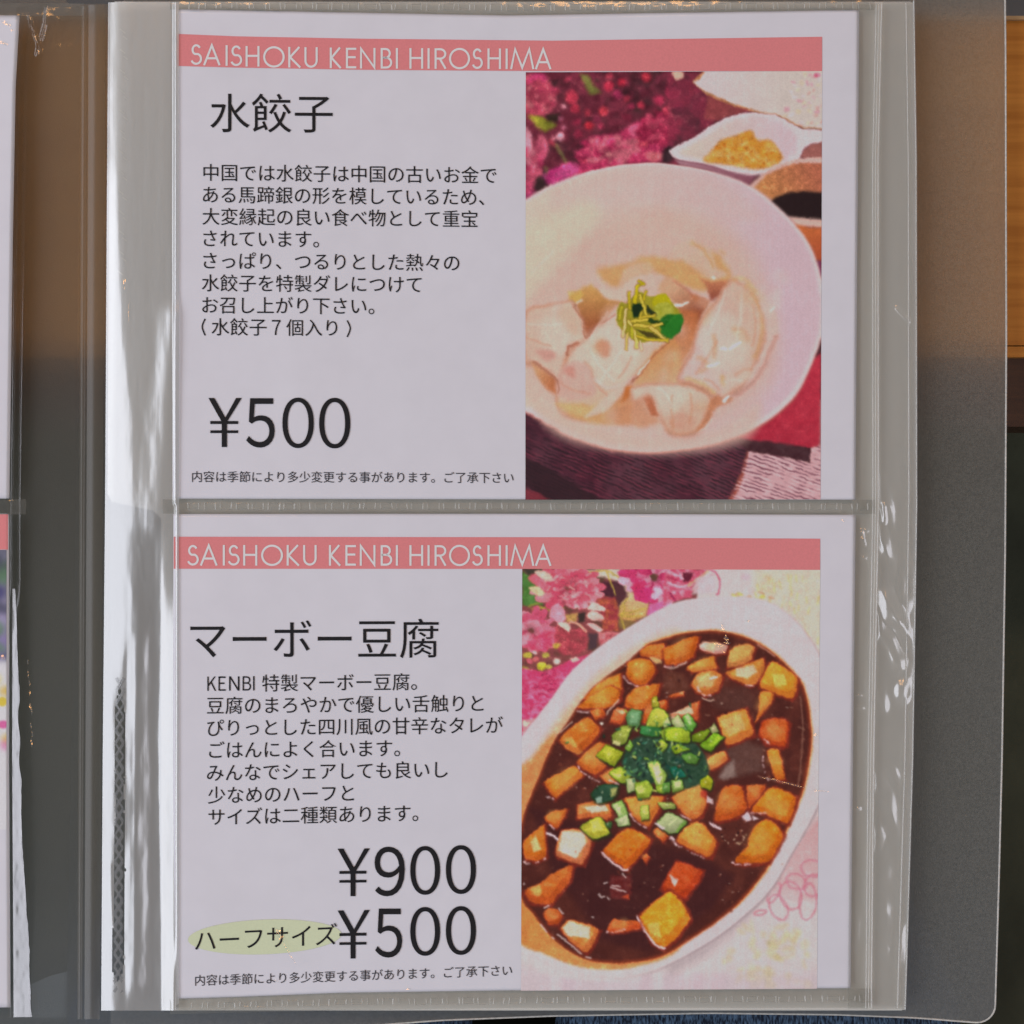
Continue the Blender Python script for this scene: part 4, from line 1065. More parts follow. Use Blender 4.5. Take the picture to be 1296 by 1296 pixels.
onion(c, ((1190, 420), (1240, 370), (1260, 430), (1200, 470)), (190, 196, 130))
onion(c, ((1010, 440), (1185, 462), (1165, 535), (1010, 520)), (52, 118, 62))
onion(c, ((1170, 490), (1240, 455), (1300, 460), (1300, 560), (1200, 575)), (150, 176, 56))
onion(c, ((880, 640), (920, 560), (950, 600), (920, 660)), (120, 164, 60))
onion(c, ((1125, 600), (1180, 556), (1235, 600), (1190, 665)), (168, 186, 58))
onion(c, ((640, 695), (722, 595), (872, 662), (792, 782)), (154, 164, 40), ((((700, 640), (760, 630), (800, 680), (740, 720))), (168, 178, 56)))
onion(c, ((740, 825), (840, 770), (935, 850), (880, 925), (820, 900)), (152, 172, 52), ((((770, 830), (850, 850), (820, 870))), (196, 206, 130)))
onion(c, ((600, 1005), (650, 940), (740, 918), (830, 930), (790, 1050), (680, 1085), (620, 1050)), (42, 76, 54), ((((760, 960), (820, 950), (800, 1020), (770, 1030))), (150, 150, 80)))
pb.fill(Z(*c, (640, 1040), (690, 1020), (700, 1070), (660, 1080)), (140, 170, 150), 2, .8)
onion(c, ((885, 885), (960, 868), (992, 965), (900, 1000)), PG)
onion(c, ((960, 915), (1060, 888), (1112, 950), (1080, 1032), (980, 1042)), (144, 168, 50), ((((970, 950), (1020, 930), (1030, 990), (990, 1000))), (176, 194, 100)))
for i in range(70):
    x, y = Z(*c, (rg.uniform(880, 1420), rg.uniform(560, 900)))[0]
    pb.ell(x, y, rg.uniform(1.5, 4.5), rg.uniform(1, 3), rg.choice([(26, 60, 50), (50, 92, 66), (32, 44, 36), (70, 120, 84), (24, 38, 34), (40, 100, 76)]), 1.6, rg.uniform(0, 3), .8)
onion(c, ((1060, 745), (1150, 725), (1222, 850), (1200, 945), (1130, 930), (1090, 830)), (160, 184, 84), ((((1110, 780), (1160, 770), (1190, 860), (1170, 920), (1130, 880))), (196, 204, 164)))
onion(c, ((1130, 930), (1220, 920), (1250, 960), (1200, 1000), (1140, 980)), (140, 166, 48))
onion(c, ((1250, 800), (1300, 770), (1330, 860), (1260, 870)), (24, 96, 80))
onion(d, ((30, 405), (90, 350), (145, 460), (60, 475)), PG)
onion(d, ((120, 372), (170, 340), (235, 430), (200, 495), (150, 470)), (98, 164, 62), ((((140, 370), (165, 350), (200, 430), (180, 440))), (176, 196, 140)))
onion(d, ((-20, 470), (100, 458), (185, 490), (180, 582), (60, 580), (-20, 560)), (150, 176, 42))
onion(d, ((200, 525), (330, 468), (352, 490), (270, 585), (200, 572)), (116, 142, 34))
onion(d, ((340, 460), (380, 420), (420, 500), (370, 510)), (180, 176, 120))
onion(d, ((258, 605), (380, 500), (465, 540), (350, 662)), (112, 158, 34), ((((330, 600), (420, 530), (440, 560), (360, 620))), (140, 176, 40)))
onion(d, ((25, 625), (90, 588), (182, 640), (60, 672)), (146, 170, 36))
onion(d, ((110, 690), (180, 660), (260, 700), (230, 760), (150, 740)), (84, 130, 52))
onion(d, ((20, 830), (110, 790), (160, 860), (60, 880)), (28, 96, 78))
onion(d, ((265, 895), (330, 848), (378, 900), (350, 975), (270, 950)), (156, 158, 32))
onion(d, ((30, 885), (120, 890), (132, 962), (40, 1000)), (128, 158, 72), ((((50, 900), (110, 905), (100, 950), (60, 960))), (176, 192, 130)))
onion(d, ((-40, 920), (20, 900), (20, 990), (-40, 990)), (90, 140, 60))
onion(e, ((768, 315), (850, 270), (915, 400), (835, 425)), (142, 178, 90), ((((780, 320), (820, 300), (860, 400), (830, 410))), (180, 194, 140)))
onion(e, ((798, 435), (905, 390), (922, 482), (820, 495)), (180, 194, 140))
onion(e, ((505, 500), (620, 420), (690, 418), (765, 552), (620, 604)), (178, 176, 54), ((((600, 450), (660, 440), (700, 520), (620, 540))), (190, 192, 84)))
onion(e, ((705, 475), (772, 450), (765, 512)), (60, 100, 58))
onion(e, ((1000, 325), (1070, 312), (1082, 432), (1010, 440)), (166, 182, 74))
onion(e, ((1150, 290), (1290, 300), (1300, 342), (1190, 350)), (174, 186, 96))
onion(e, ((1135, 462), (1230, 370), (1296, 395), (1390, 455), (1310, 540), (1240, 555)), (168, 182, 126), ((((1360, 450), (1390, 460), (1315, 545), (1295, 535))), (92, 140, 50)))
pb.line(Z(*e, (1135, 470), (1200, 510)), (206, 186, 190), 2.5, 1.6)
pb.line(Z(*e, (1265, 580), (1296, 640)), (206, 180, 184), 2.5, 1.6)
for i in range(30):
    x, y = Z(*c, (rg.uniform(880, 1400), rg.uniform(540, 900)))[0]
    pb.line([(x, y), (x + rg.uniform(-3, 3), y + rg.uniform(-2, 2))], (150, 190, 170), 1, 1.2, .55)
for i in range(46):
    x, y = rg.gauss(838, 34), rg.gauss(950, 27)
    an, L_ = rg.uniform(0, 3.1), rg.uniform(2, 5)
    dx, dy = math.cos(an) * L_, math.sin(an) * L_
    gc = rg.choice([(70, 128, 60), (120, 160, 54), (40, 92, 62), (160, 180, 76), (28, 62, 44), (90, 146, 70)])
    pb.line([(x, y), (x + dx, y + dy)], tuple(v * .5 for v in gc), 3.2, 1.6, .5)
    pb.line([(x, y - .6), (x + dx, y + dy - .6)], gc, 1.9, 1.3, .9)
    if i % 3 == 0:
        pb.line([(x + dx * .3, y - 1 + dy * .3), (x + dx * .7, y - 1 + dy * .7)], (196, 210, 160), .7, 1.1, .8)
for i in range(120):
    # minced meat and oil beads in the sauce
    x, y = rg.uniform(690, 1015), rg.uniform(820, 1190)
    if ((x - 845) * .8 - (y - 1010) * .6) ** 2 / 150 ** 2 + ((x - 845) * .6 + (y - 1010) * .8) ** 2 / 185 ** 2 > 1:
        continue
    v_ = pb.win(x, y, x, y)
    lum = pb.img[int((y - pb.y0) / pb.st), min(pb.nx - 1, int((x - pb.x0) / pb.st))].sum()
    if lum > 190:
        continue
    pb.ell(x, y, rg.uniform(1, 3.2), rg.uniform(.8, 2), rg.choice([(104, 50, 36), (84, 40, 32), (44, 24, 24), (120, 62, 42)]), 2, rg.uniform(0, 3), .6)
    if rg.random() < .3:
        pb.ell(x + 1, y - 1, .9, .6, (196, 168, 150), 1.2, 0, .8)
pb.blur(655, 715, 1042, 1258, .85)
pb.soft_mask = np.ones_like(pb.X) * .9
w_, dsd = pb.cover(spline(outer), 2)
pb.soft_mask[w_] *= .2 + .8 * sstep(3, 10, np.abs(dsd))
w_, dsd = pb.cover(spline(inner), 2)
pb.soft_mask[w_] *= .3 + .7 * sstep(1, 7, np.abs(dsd))
st_ = np.clip((pb.img.max(-1) - pb.img.min(-1)) / 90.0, 0, 1)[..., None]
pb.img *= 1 + st_ * np.array((.11, .10, .07))
finish(pb, 401, np.where((pb.X < 850) & (pb.Y < 930), .6, .5), (.955, .928, .955))
# ------------------------------------------------------------ the place under the menu
def box_px(name, x0, y0, x1, y1, z0, z1, mat, parent=None):
    """a block whose top face the photo would show between these pixels"""
    a, b = P(x0, y0, z1), P(x1, y1, z1)
    xs, ys = (a[0], b[0]), (b[1], a[1])
    v = [(xs[i], ys[j], (z0, z1)[k] * .001) for k in (0, 1) for j in (0, 1) for i in (0, 1)]
    f = [(0, 2, 3, 1), (4, 5, 7, 6), (0, 1, 5, 4), (1, 3, 7, 5), (3, 2, 6, 7), (2, 0, 4, 6)]
    return mesh_obj(name, v, f, mat, parent, smooth=False)


def wood_mat(name, c1, c2, rough=0.42):
    m, nt, out = new_mat(name)
    b = N(nt, 'ShaderNodeBsdfPrincipled')
    b.inputs['Roughness'].default_value = rough
    tc = N(nt, 'ShaderNodeTexCoord')
    mp = N(nt, 'ShaderNodeMapping')
    mp.inputs['Scale'].default_value = (6, 130, 60)
    nz = N(nt, 'ShaderNodeTexNoise')
    nz.inputs['Scale'].default_value = 2.2
    nz.inputs['Detail'].default_value = 8
    nz.inputs['Distortion'].default_value = 0.6
    rp = N(nt, 'ShaderNodeValToRGB')
    rp.color_ramp.elements[0].position = 0.35
    rp.color_ramp.elements[0].color = (*c1, 1)
    rp.color_ramp.elements[1].position = 0.68
    rp.color_ramp.elements[1].color = (*c2, 1)
    nt.links.new(tc.outputs['Object'], mp.inputs[0])
    nt.links.new(mp.outputs[0], nz.inputs['Vector'])
    nt.links.new(nz.outputs[0], rp.inputs[0])
    nt.links.new(rp.outputs[0], b.inputs['Base Color'])
    nt.links.new(b.outputs[0], out.inputs[0])
    return m


M_WOOD = wood_mat('orange_wood', (0.44, 0.15, 0.013), (0.60, 0.235, 0.032))
M_WOODDARK = wood_mat('dark_wood', (0.045, 0.016, 0.005), (0.075, 0.028, 0.009), 0.5)
M_EDGE_HIGHLIGHT = wood_mat('edge_highlight', (0.36, 0.22, 0.10), (0.46, 0.30, 0.15))  # lighter colour standing in for the highlight on the far table edge

table = thing('wooden_table', 'orange brown wooden table with a dark front edge, under the menu file', 'table')
box_px('tabletop', -900, 25, 2300, 437, -40, -13, M_WOOD, table)
box_px('edge_strip', -900, 438.5, 2300, 452, -40, -13.3, M_WOOD, table)
box_px('front_band', -900, 452.3, 2300, 540, -58, -17, M_WOODDARK, table)
box_px('back_highlight', -900, 20, 2300, 24.7, -40, -11.5, M_EDGE_HIGHLIGHT, table)  # highlight along the far edge, painted as a paler raised strip

M_FLOOR = principled('grey_floor', (0.13, 0.125, 0.12, 1), 0.7, noise=0.25, nscale=9)
fl = mesh_obj('floor', [(-2.5, -2.5, -.62), (2.5, -2.5, -.62), (2.5, 2.5, -.62), (-2.5, 2.5, -.62)], [(0, 1, 2, 3)], M_FLOOR, smooth=False)
tag(fl, kind='structure', label='dim grey floor far below the table')
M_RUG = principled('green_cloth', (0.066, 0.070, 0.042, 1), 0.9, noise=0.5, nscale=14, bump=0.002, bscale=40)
# seat under the lap
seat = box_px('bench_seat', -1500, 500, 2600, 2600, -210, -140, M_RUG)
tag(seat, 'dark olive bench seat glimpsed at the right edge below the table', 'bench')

# ---- jeans: two thighs side by side under the lower edge of the file
m, nt, out = new_mat('blue_denim')
bs = N(nt, 'ShaderNodeBsdfPrincipled')
bs.inputs['Roughness'].default_value = 0.95
tc = N(nt, 'ShaderNodeTexCoord')
mp = N(nt, 'ShaderNodeMapping')
mp.inputs['Rotation'].default_value = (0, 0, 0.75)
mp.inputs['Scale'].default_value = (1500, 480, 480)
nz = N(nt, 'ShaderNodeTexNoise')
nz.inputs['Scale'].default_value = 1.0
nz.inputs['Detail'].default_value = 3
rp = N(nt, 'ShaderNodeValToRGB')
rp.color_ramp.elements[0].position = 0.40
rp.color_ramp.elements[0].color = (0.006, 0.012, 0.028, 1)
rp.color_ramp.elements[1].position = 0.66
rp.color_ramp.elements[1].color = (0.10, 0.17, 0.27, 1)
nt.links.new(tc.outputs['Object'], mp.inputs[0])
nt.links.new(mp.outputs[0], nz.inputs['Vector'])
nt.links.new(nz.outputs[0], rp.inputs[0])
nt.links.new(rp.outputs[0], bs.inputs['Base Color'])
nt.links.new(bs.outputs[0], out.inputs[0])
M_DENIM = m
lap = thing('jeans', 'blue denim jeans of the seated reader, just showing under the lower edge of the file', 'jeans')
for sx in (-0.085, 0.085):
    V, F = [], []
    nr, ns = 15, 24
    for i in range(nr):
        t = i / (nr - 1)
        yy = -0.115 - 0.42 * t
        r = 0.062 + 0.022 * t
        if i == 0:
            r *= 0.55
        elif i == 1:
            r *= 0.9
        for k in range(ns):
            an = 2 * math.pi * k / ns
            wob = 1 + 0.02 * math.sin(9 * t * 6 + 3 * an)
            V.append((sx * (1 + .15 * t) + r * math.cos(an) * wob * 1.1, yy, -0.085 - 0.0 * t + r * math.sin(an) * wob * .85))
    for i in range(nr - 1):
        for k in range(ns):
            F.append((i * ns + k, i * ns + (k + 1) % ns, (i + 1) * ns + (k + 1) % ns, (i + 1) * ns + k))
    F.append(tuple(range(ns))[::-1])
    F.append(tuple((nr - 1) * ns + k for k in range(ns)))
    mesh_obj('trouser_leg', V, F, M_DENIM, lap)

# ------------------------------------------------------------ frosted file cover
def frosted(name, milk, milk_col):
    m, nt, out = new_mat(name)
    tr = N(nt, 'ShaderNodeBsdfTransparent')
    tr.inputs[0].default_value = (0.84, 0.90, 0.95, 1)
    rf = N(nt, 'ShaderNodeBsdfTranslucent')
    rf.inputs['Color'].default_value = (0.84, 0.92, 0.97, 1)
    df = N(nt, 'ShaderNodeBsdfDiffuse')
    df.inputs[0].default_value = (*milk_col, 1)
    gl = N(nt, 'ShaderNodeBsdfGlossy')
    gl.inputs['Roughness'].default_value = 0.42
    tcn = N(nt, 'ShaderNodeTexCoord')
    nz = N(nt, 'ShaderNodeTexNoise')
    nz.inputs['Scale'].default_value = 2600
    nz.inputs['Detail'].default_value = 2
    nt.links.new(tcn.outputs['Object'], nz.inputs['Vector'])
    bp = N(nt, 'ShaderNodeBump')
    bp.inputs['Distance'].default_value = 0.00007
    nt.links.new(nz.outputs[0], bp.inputs['Height'])
    for q in (rf, df, gl):
        nt.links.new(bp.outputs[0], q.inputs['Normal'])
    # fine grain of the frosting
    gr = N(nt, 'ShaderNodeTexNoise')
    gr.inputs['Scale'].default_value = 1500
    gr.inputs['Detail'].default_value = 4
    nt.links.new(tcn.outputs['Object'], gr.inputs['Vector'])
    gm = N(nt, 'ShaderNodeMapRange')
    gm.inputs['From Min'].default_value = 0.3
    gm.inputs['From Max'].default_value = 0.7
    gm.inputs['To Min'].default_value = 0.74
    gm.inputs['To Max'].default_value = 1.26
    nt.links.new(gr.outputs[0], gm.inputs[0])
    gv = N(nt, 'ShaderNodeVectorMath', operation='SCALE')
    gv.inputs[0].default_value = milk_col
    nt.links.new(gm.outputs[0], gv.inputs['Scale'])
    nt.links.new(gv.outputs[0], df.inputs[0])
    ma = N(nt, 'ShaderNodeMixShader'); ma.inputs[0].default_value = 0.88
    nt.links.new(tr.outputs[0], ma.inputs[1]); nt.links.new(rf.outputs[0], ma.inputs[2])
    mb = N(nt, 'ShaderNodeMixShader'); mb.inputs[0].default_value = milk
    nt.links.new(ma.outputs[0], mb.inputs[1]); nt.links.new(df.outputs[0], mb.inputs[2])
    mc = N(nt, 'ShaderNodeMixShader'); mc.inputs[0].default_value = 0.06
    nt.links.new(mb.outputs[0], mc.inputs[1]); nt.links.new(gl.outputs[0], mc.inputs[2])
    nt.links.new(mc.outputs[0], out.inputs[0])
    return m


M_COVER = frosted('frosted_grey_plastic', 0.225, (0.40, 0.38, 0.325))
M_SPINE_SHADE = frosted('shaded_spine_plastic', 0.11, (0.36, 0.32, 0.25))  # shade of the gutter put into a darker, less milky copy of the cover
M_COVEREDGE = principled('cover_cut_edge', (0.62, 0.60, 0.55, 1), 0.4, noise=0.2, nscale=900)

folder = thing('menu_file', 'frosted grey translucent plastic file lying open, its right cover and spine showing', 'file')


def cover_right(py):
    return float(np.interp(py, [-40, 60, 430, 700, 960, 1100, 1270], [1270.5, 1271.5, 1272.5, 1271, 1267, 1263.5, 1258.5]))


def cover_bottom(px):
    return float(np.interp(px, [-200, 80, 330, 480, 560, 700, 900, 1060, 1160, 1235, 1258], [1300, 1297, 1297, 1296, 1290, 1284.5, 1281, 1283, 1287, 1293, 1294]))


COVER_Z = -7.0
# outline: right cover and spine
ys = np.linspace(-40, 1272, 90)
out_pts = [(cover_right(y), y) for y in ys]
for t in np.linspace(0, math.pi / 2, 8)[1:]:
    out_pts.append((cover_right(1272) - 22 * (1 - math.cos(t)), 1272 + 21 * math.sin(t)))
for x in np.linspace(1232, -160, 90):
    out_pts.append((x, cover_bottom(x)))
right = [q for q in out_pts if q[0] >= 141] + [(140, 1296), (140, 5), (150, 5), (215, -40)]
spine = [(140, 5), (140, 1296.5)] + [q for q in out_pts if q[0] < 139] + [(-160, -40), (40, -40), (88, 5)]
mesh_obj('cover_sheet', [P(x, y, COVER_Z) for x, y in right], [tuple(range(len(right)))[::-1]], M_COVER, folder, smooth=False)
mesh_obj('spine', [P(x, y, COVER_Z - .02) for x, y in spine], [tuple(range(len(spine)))], M_SPINE_SHADE, folder, smooth=False)
# thickness of the sheet: a thin bright cut edge right round the right cover
k = 90 + 7 + 60
V, F = [], []
for i in range(k):
    x, y = out_pts[i]
    j = max(i - 1, 0)
    q = min(i + 1, k - 1)
    tx, ty = out_pts[q][0] - out_pts[j][0], out_pts[q][1] - out_pts[j][1]
    L = math.hypot(tx, ty)
    nx_, ny_ = ty / L, -tx / L
    for off, zz in ((0.1, COVER_Z - .5), (2.3, COVER_Z - .45), (2.3, COVER_Z + .05), (0.1, COVER_Z + .12)):
        V.append(P(x - nx_ * -1 * off * -1 * -1, y - ny_ * -1 * off * -1 * -1, zz))
for i in range(k - 1):
    for s_ in range(4):
        F.append((i * 4 + s_, i * 4 + (s_ + 1) % 4, i * 4 + 4 + (s_ + 1) % 4, i * 4 + 4 + s_))
mesh_obj('cut_edge', V, F, M_COVEREDGE, folder)
# hinge creases of the spine
M_HINGE = film_mat('hinge_plastic', haze=0.10, haze_col=(0.42, 0.34, 0.24), gloss=0.04, rough=0.3)


def strip(name, xs0, xs1, y0, y1, zf, mat, parent, ny=160, nx=9, arch=0.0):
    """a long plastic band between two edges x(y)"""
    yy = np.linspace(y0, y1, ny)[:, None]
    u = np.linspace(0, 1, nx)[None, :]
    X = xs0(yy) * (1 - u) + xs1(yy) * u
    Y = yy + 0 * u
    Zz = zf(X, Y, u + 0 * yy) + arch * np.sin(math.pi * u)
    return mesh_obj(name, Pn(X, Y, Zz).reshape(-1, 3), grid_faces(ny, nx), mat, parent)


strip('hinge_crease', lambda y: 103 - y * .004, lambda y: 111 - y * .005, 8, 1290, lambda X, Y, u: COVER_Z + .2 + 0 * X, M_HINGE, folder, arch=.5)
strip('hinge_crease', lambda y: 112 - y * .004, lambda y: 134 - y * .006, 6, 1290, lambda X, Y, u: COVER_Z + .15 + 0 * X, M_HINGE, folder, arch=.7)

# ------------------------------------------------------------ the menu cards
def zcard(X, Y):
    """gentle waves of the pages, in mm"""
    return 0.35 * np.sin(X / 210 + 1.0) * np.sin(Y / 260 + .4) + 0.25 * np.sin(X / 120 + Y / 170) + 0.9 * (fbm(X, Y, 130, 150, seed=123, n=2) - .5) - 1.6 * sstep(1130, 1265, Y) * sstep(520, 220, X)


def quad_uv(q, u, v):
    (ax, ay), (bx, by), (cx, cy), (dx, dy) = q
    return ((ax * (1 - u) + bx * u) * (1 - v) + (dx * (1 - u) + cx * u) * v,
            (ay * (1 - u) + by * u) * (1 - v) + (dy * (1 - u) + cy * u) * v)


def paper(name, left, right, top, bottom, mat, parent, nx=180, ny=130, lift=0.0, thick=.3):
    """sheet bounded by x=left(y), right(y), y=top(x), bottom(x), with a cut edge"""
    u, v = np.meshgrid(np.linspace(0, 1, nx), np.linspace(0, 1, ny))
    y0 = top(220 + 865 * u)
    y1 = bottom(220 + 865 * u)
    Y = y0 * (1 - v) + y1 * v
    X = left(Y) * (1 - u) + right(Y) * u
    Zz = zcard(X, Y) + lift
    Vt = Pn(X, Y, Zz).reshape(-1, 3)
    F = [tuple(t) for t in grid_faces(ny, nx)]
    ring = [i for i in range(nx)] + [j * nx + nx - 1 for j in range(1, ny)] + [(ny - 1) * nx + i for i in range(nx - 2, -1, -1)] + [j * nx for j in range(ny - 2, 0, -1)]
    low = Vt[ring].copy()
    low[:, 2] -= thick * .001
    nb = len(Vt)
    Vt = np.concatenate([Vt, low])
    m_ = len(ring)
    for i in range(m_):
        F.append((ring[i], ring[(i + 1) % m_], nb + (i + 1) % m_, nb + i))
    return mesh_obj(name, Vt, F, mat, parent)


def ip(xs, ys_):
    return lambda t: np.interp(t, xs, ys_)


INK_Z = 0.16
TMP = bpy.data.curves.new('glyphs', 'FONT')
TMP_O = bpy.data.objects.new('glyphs', TMP)
col.objects.link(TMP_O)


def glyphs(text, thin=0.0):
    TMP.body = text
    TMP.size = 1.0
    TMP.offset = thin
    TMP.resolution_u = 5
    dg = bpy.context.evaluated_depsgraph_get()
    dg.update()
    ev = TMP_O.evaluated_get(dg)
    me = ev.to_mesh()
    v = np.array([w.co[:2] for w in me.vertices])
    f = [tuple(p_.vertices) for p_ in me.polygons]
    ev.to_mesh_clear()
    return v, f


class Ink:
    """collects printed shapes, given in photograph pixels, into one mesh"""
    def __init__(self):
        self.v, self.f, self.n = [], [], 0

    def add(self, xy, faces):
        self.v.append(np.asarray(xy, float))
        self.f += [tuple(i + self.n for i in t) for t in faces]
        self.n += len(xy)

    def text(self, s, x0, x1, yl, slope=0.0, h=None, thin=-0.001, shear=0.0, box=None, curve=0.0):
        """one line of glyphs: ink from x0 to x1; yl is the ink's middle at x0 (or box=(y0,y1))"""
        v, f = glyphs(s, thin)
        lo, hi = v.min(0), v.max(0)
        sx = (x1 - x0) / (hi[0] - lo[0])
        X = x0 + (v[:, 0] - lo[0]) * sx
        if box:
            y0, y1 = box
            Y = y1 - (v[:, 1] - lo[1]) * (y1 - y0) / (hi[1] - lo[1])
        else:
            # the middle of a full-width character sits .36 above the baseline
            Y = yl - (v[:, 1] - 0.375) * sx * (h or 1.0)
        X = X - (Y - (yl if not box else (box[0] + box[1]) / 2)) * shear
        Y = Y + (X - x0) * slope + curve * ((X - x0) / (x1 - x0)) * (1 - (X - x0) / (x1 - x0))
        self.add(np.stack([X, Y], -1), f)

    def stroke(self, pts, w):
        p = np.array(pts, float)
        t = np.gradient(p, axis=0)
        closed = np.allclose(p[0], p[-1])
        if closed:
            t[0] = t[-1] = p[1] - p[-2]
        t /= np.linalg.norm(t, axis=1, keepdims=True) + 1e-9
        nrm = np.stack([-t[:, 1], t[:, 0]], -1) * w / 2
        # mitre sharp corners
        for i in range(1, len(p) - 1):
            d0 = p[i] - p[i - 1]
            d1 = p[i + 1] - p[i]
            d0 /= np.linalg.norm(d0) + 1e-9
            d1 /= np.linalg.norm(d1) + 1e-9
            b_ = d0 + d1
            if np.linalg.norm(b_) > .2:
                b_ /= np.linalg.norm(b_)
                nn = np.array([-b_[1], b_[0]])
                cs = max(.35, abs(nn @ np.array([-d0[1], d0[0]])))
                nrm[i] = nn * w / 2 / cs
        v = np.concatenate([p + nrm, p - nrm])
        m_ = len(p)
        self.add(v, [(i, i + 1, m_ + i + 1, m_ + i) for i in range(m_ - 1)])

    def build(self, name, mat, parent, z=INK_Z):
        v = np.concatenate(self.v)
        # flip faces that look down
        fs = []
        for t in self.f:
            q = v[list(t)]
            ar = np.sum(q[:, 0] * np.roll(q[:, 1], -1) - np.roll(q[:, 0], -1) * q[:, 1])
            fs.append(t if ar < 0 else t[::-1])
        return mesh_obj(name, Pn(v[:, 0], v[:, 1], zcard(v[:, 0], v[:, 1]) + z), fs, mat, parent, smooth=False)


def arc(cx, cy, rx, ry, a0, a1, n_=18):
    t = np.radians(np.linspace(a0, a1, n_))
    return np.stack([cx + rx * np.cos(t), cy - ry * np.sin(t)], -1)


def letter(ch, x0, x1):
    """thin geometric capitals in a box x0..x1, 0 (top) .. 1 (bottom); y is scaled later by 26 px"""
    w = x1 - x0
    H_ = 26.0
    S_ = lambda *q: [np.array([(x0 + a_ * w, b_ * H_) for a_, b_ in q])]
    if ch == 'I':
        return [np.array([((x0 + x1) / 2, 0), ((x0 + x1) / 2, H_)])]
    if ch == 'A':
        return S_((.06, 1), (.5, 0.03), (.94, 1)) + S_((.21, .66), (.79, .66))
    if ch == 'H':
        return S_((.07, 0), (.07, 1)) + S_((.93, 0), (.93, 1)) + S_((.07, .48), (.93, .48))
    if ch == 'K':
        return S_((.1, 0), (.1, 1)) + S_((.88, 0), (.16, .5), (.95, 1))
    if ch == 'E':
        return S_((.95, .05), (.12, .05), (.12, .95), (.95, .95)) + S_((.12, .46), (.9, .46))
    if ch == 'N':
        return S_((.07, 1), (.07, .04), (.93, .96), (.93, 0))
    if ch == 'M':
        return S_((.03, 1), (.2, .03), (.5, .93), (.8, .03), (.97, 1))
    if ch == 'O':
        return [arc((x0 + x1) / 2, 13, w / 2 - 1.3, 12.2, 0, 360, 40)]
    if ch == 'U':
        r = w / 2 - 1.4
        return [np.concatenate([[(x0 + 1.4, 0)], arc((x0 + x1) / 2, 24.7 - r * 1.1, r, r * 1.1, 180, 360, 16), [(x1 - 1.4, 0)]])]
    if ch == 'S':
        cx = (x0 + x1) / 2
        r = w / 2 - 1.5
        return [np.concatenate([arc(cx + .2, 7.0, r * .78, 5.7, 25, 250, 18), arc(cx, 18.3, r, 6.4, 68, -160, 20)])]
    if ch in 'BR':
        st = [np.array([(x0 + 1.4, 0), (x0 + 1.4, H_)])]
        if ch == 'B':
            st.append(np.concatenate([[(x0 + 1.4, 1.3)], arc(x0 + w * .45, 6.8, w * .36, 5.5, 90, -90, 12), [(x0 + 1.4, 12.3)]]))
            st.append(np.concatenate([[(x0 + 1.4, 12.3)], arc(x0 + w * .5, 18.5, w * .43, 6.2, 90, -90, 12), [(x0 + 1.4, 24.7)]]))
        else:
            st.append(np.concatenate([[(x0 + 1.4, 1.3)], arc(x0 + w * .5, 7.2, w * .42, 5.9, 90, -90, 12), [(x0 + 1.4, 13.1)]]))
            st.append(np.array([(x0 + w * .45, 13.1), (x1 - .8, H_)]))
        return st
    return []


LETTERS = [('S', 240.7, 255.9), ('A', 256.9, 279.3), ('I', 284, 289.6), ('S', 291.2, 306.7), ('H', 310.9, 328.3), ('O', 333.1, 360.3), ('K', 364.5, 380.9), ('U', 385.2, 402.2),
           ('K', 417.2, 432), ('E', 437.4, 451.7), ('N', 455.6, 475.3), ('B', 481.7, 496.1), ('I', 500, 504.6), ('H', 518.3, 535.5), ('I', 540, 544.8), ('R', 549.9, 564.8),
           ('O', 568.3, 594.9), ('S', 596.8, 611.3), ('H', 617.1, 633.9), ('I', 639, 643.4), ('M', 646, 675.9), ('A', 676.9, 698.1)]


def header(parent, top, bot, x0, x1, mid, dx):
    n_ = 140
    xs = np.linspace(x0, x1, n_)
    rows = np.linspace(0, 1, 7)[:, None]
    Xb = np.broadcast_to(xs, (7, n_))
    Yb = top(xs) * (1 - rows) + bot(xs) * rows
    band = mesh_obj('header_band', Pn(Xb, Yb, zcard(Xb, Yb) + .10).reshape(-1, 3), grid_faces(7, n_), M_PINK, parent)
    ik = Ink()
    for ch, a_, b_ in LETTERS:
        sh = lambda x: x - dx * np.clip((475 - x) / 235, 0, 1.1)
        for st in letter(ch, a_, b_):
            st = st.astype(float)
            xx = sh(st[:, 0])
            ik.stroke(np.stack([xx, mid((a_ + b_) / 2) + (st[:, 1] - 13.0)], -1), 2.7)
    ik.build('lettering', M_LETTER, band, z=.19)


def picture(parent, pic, quad_z=.08):
    Vt = Pn(pic.X, pic.Y, zcard(pic.X, pic.Y) + quad_z).reshape(-1, 3)
    return mesh_obj('dish_photo', Vt, grid_faces(pic.ny, pic.nx), M_PRINT, parent, colors=ink(np.clip(pic.img, 0, 255)).reshape(-1, 3))


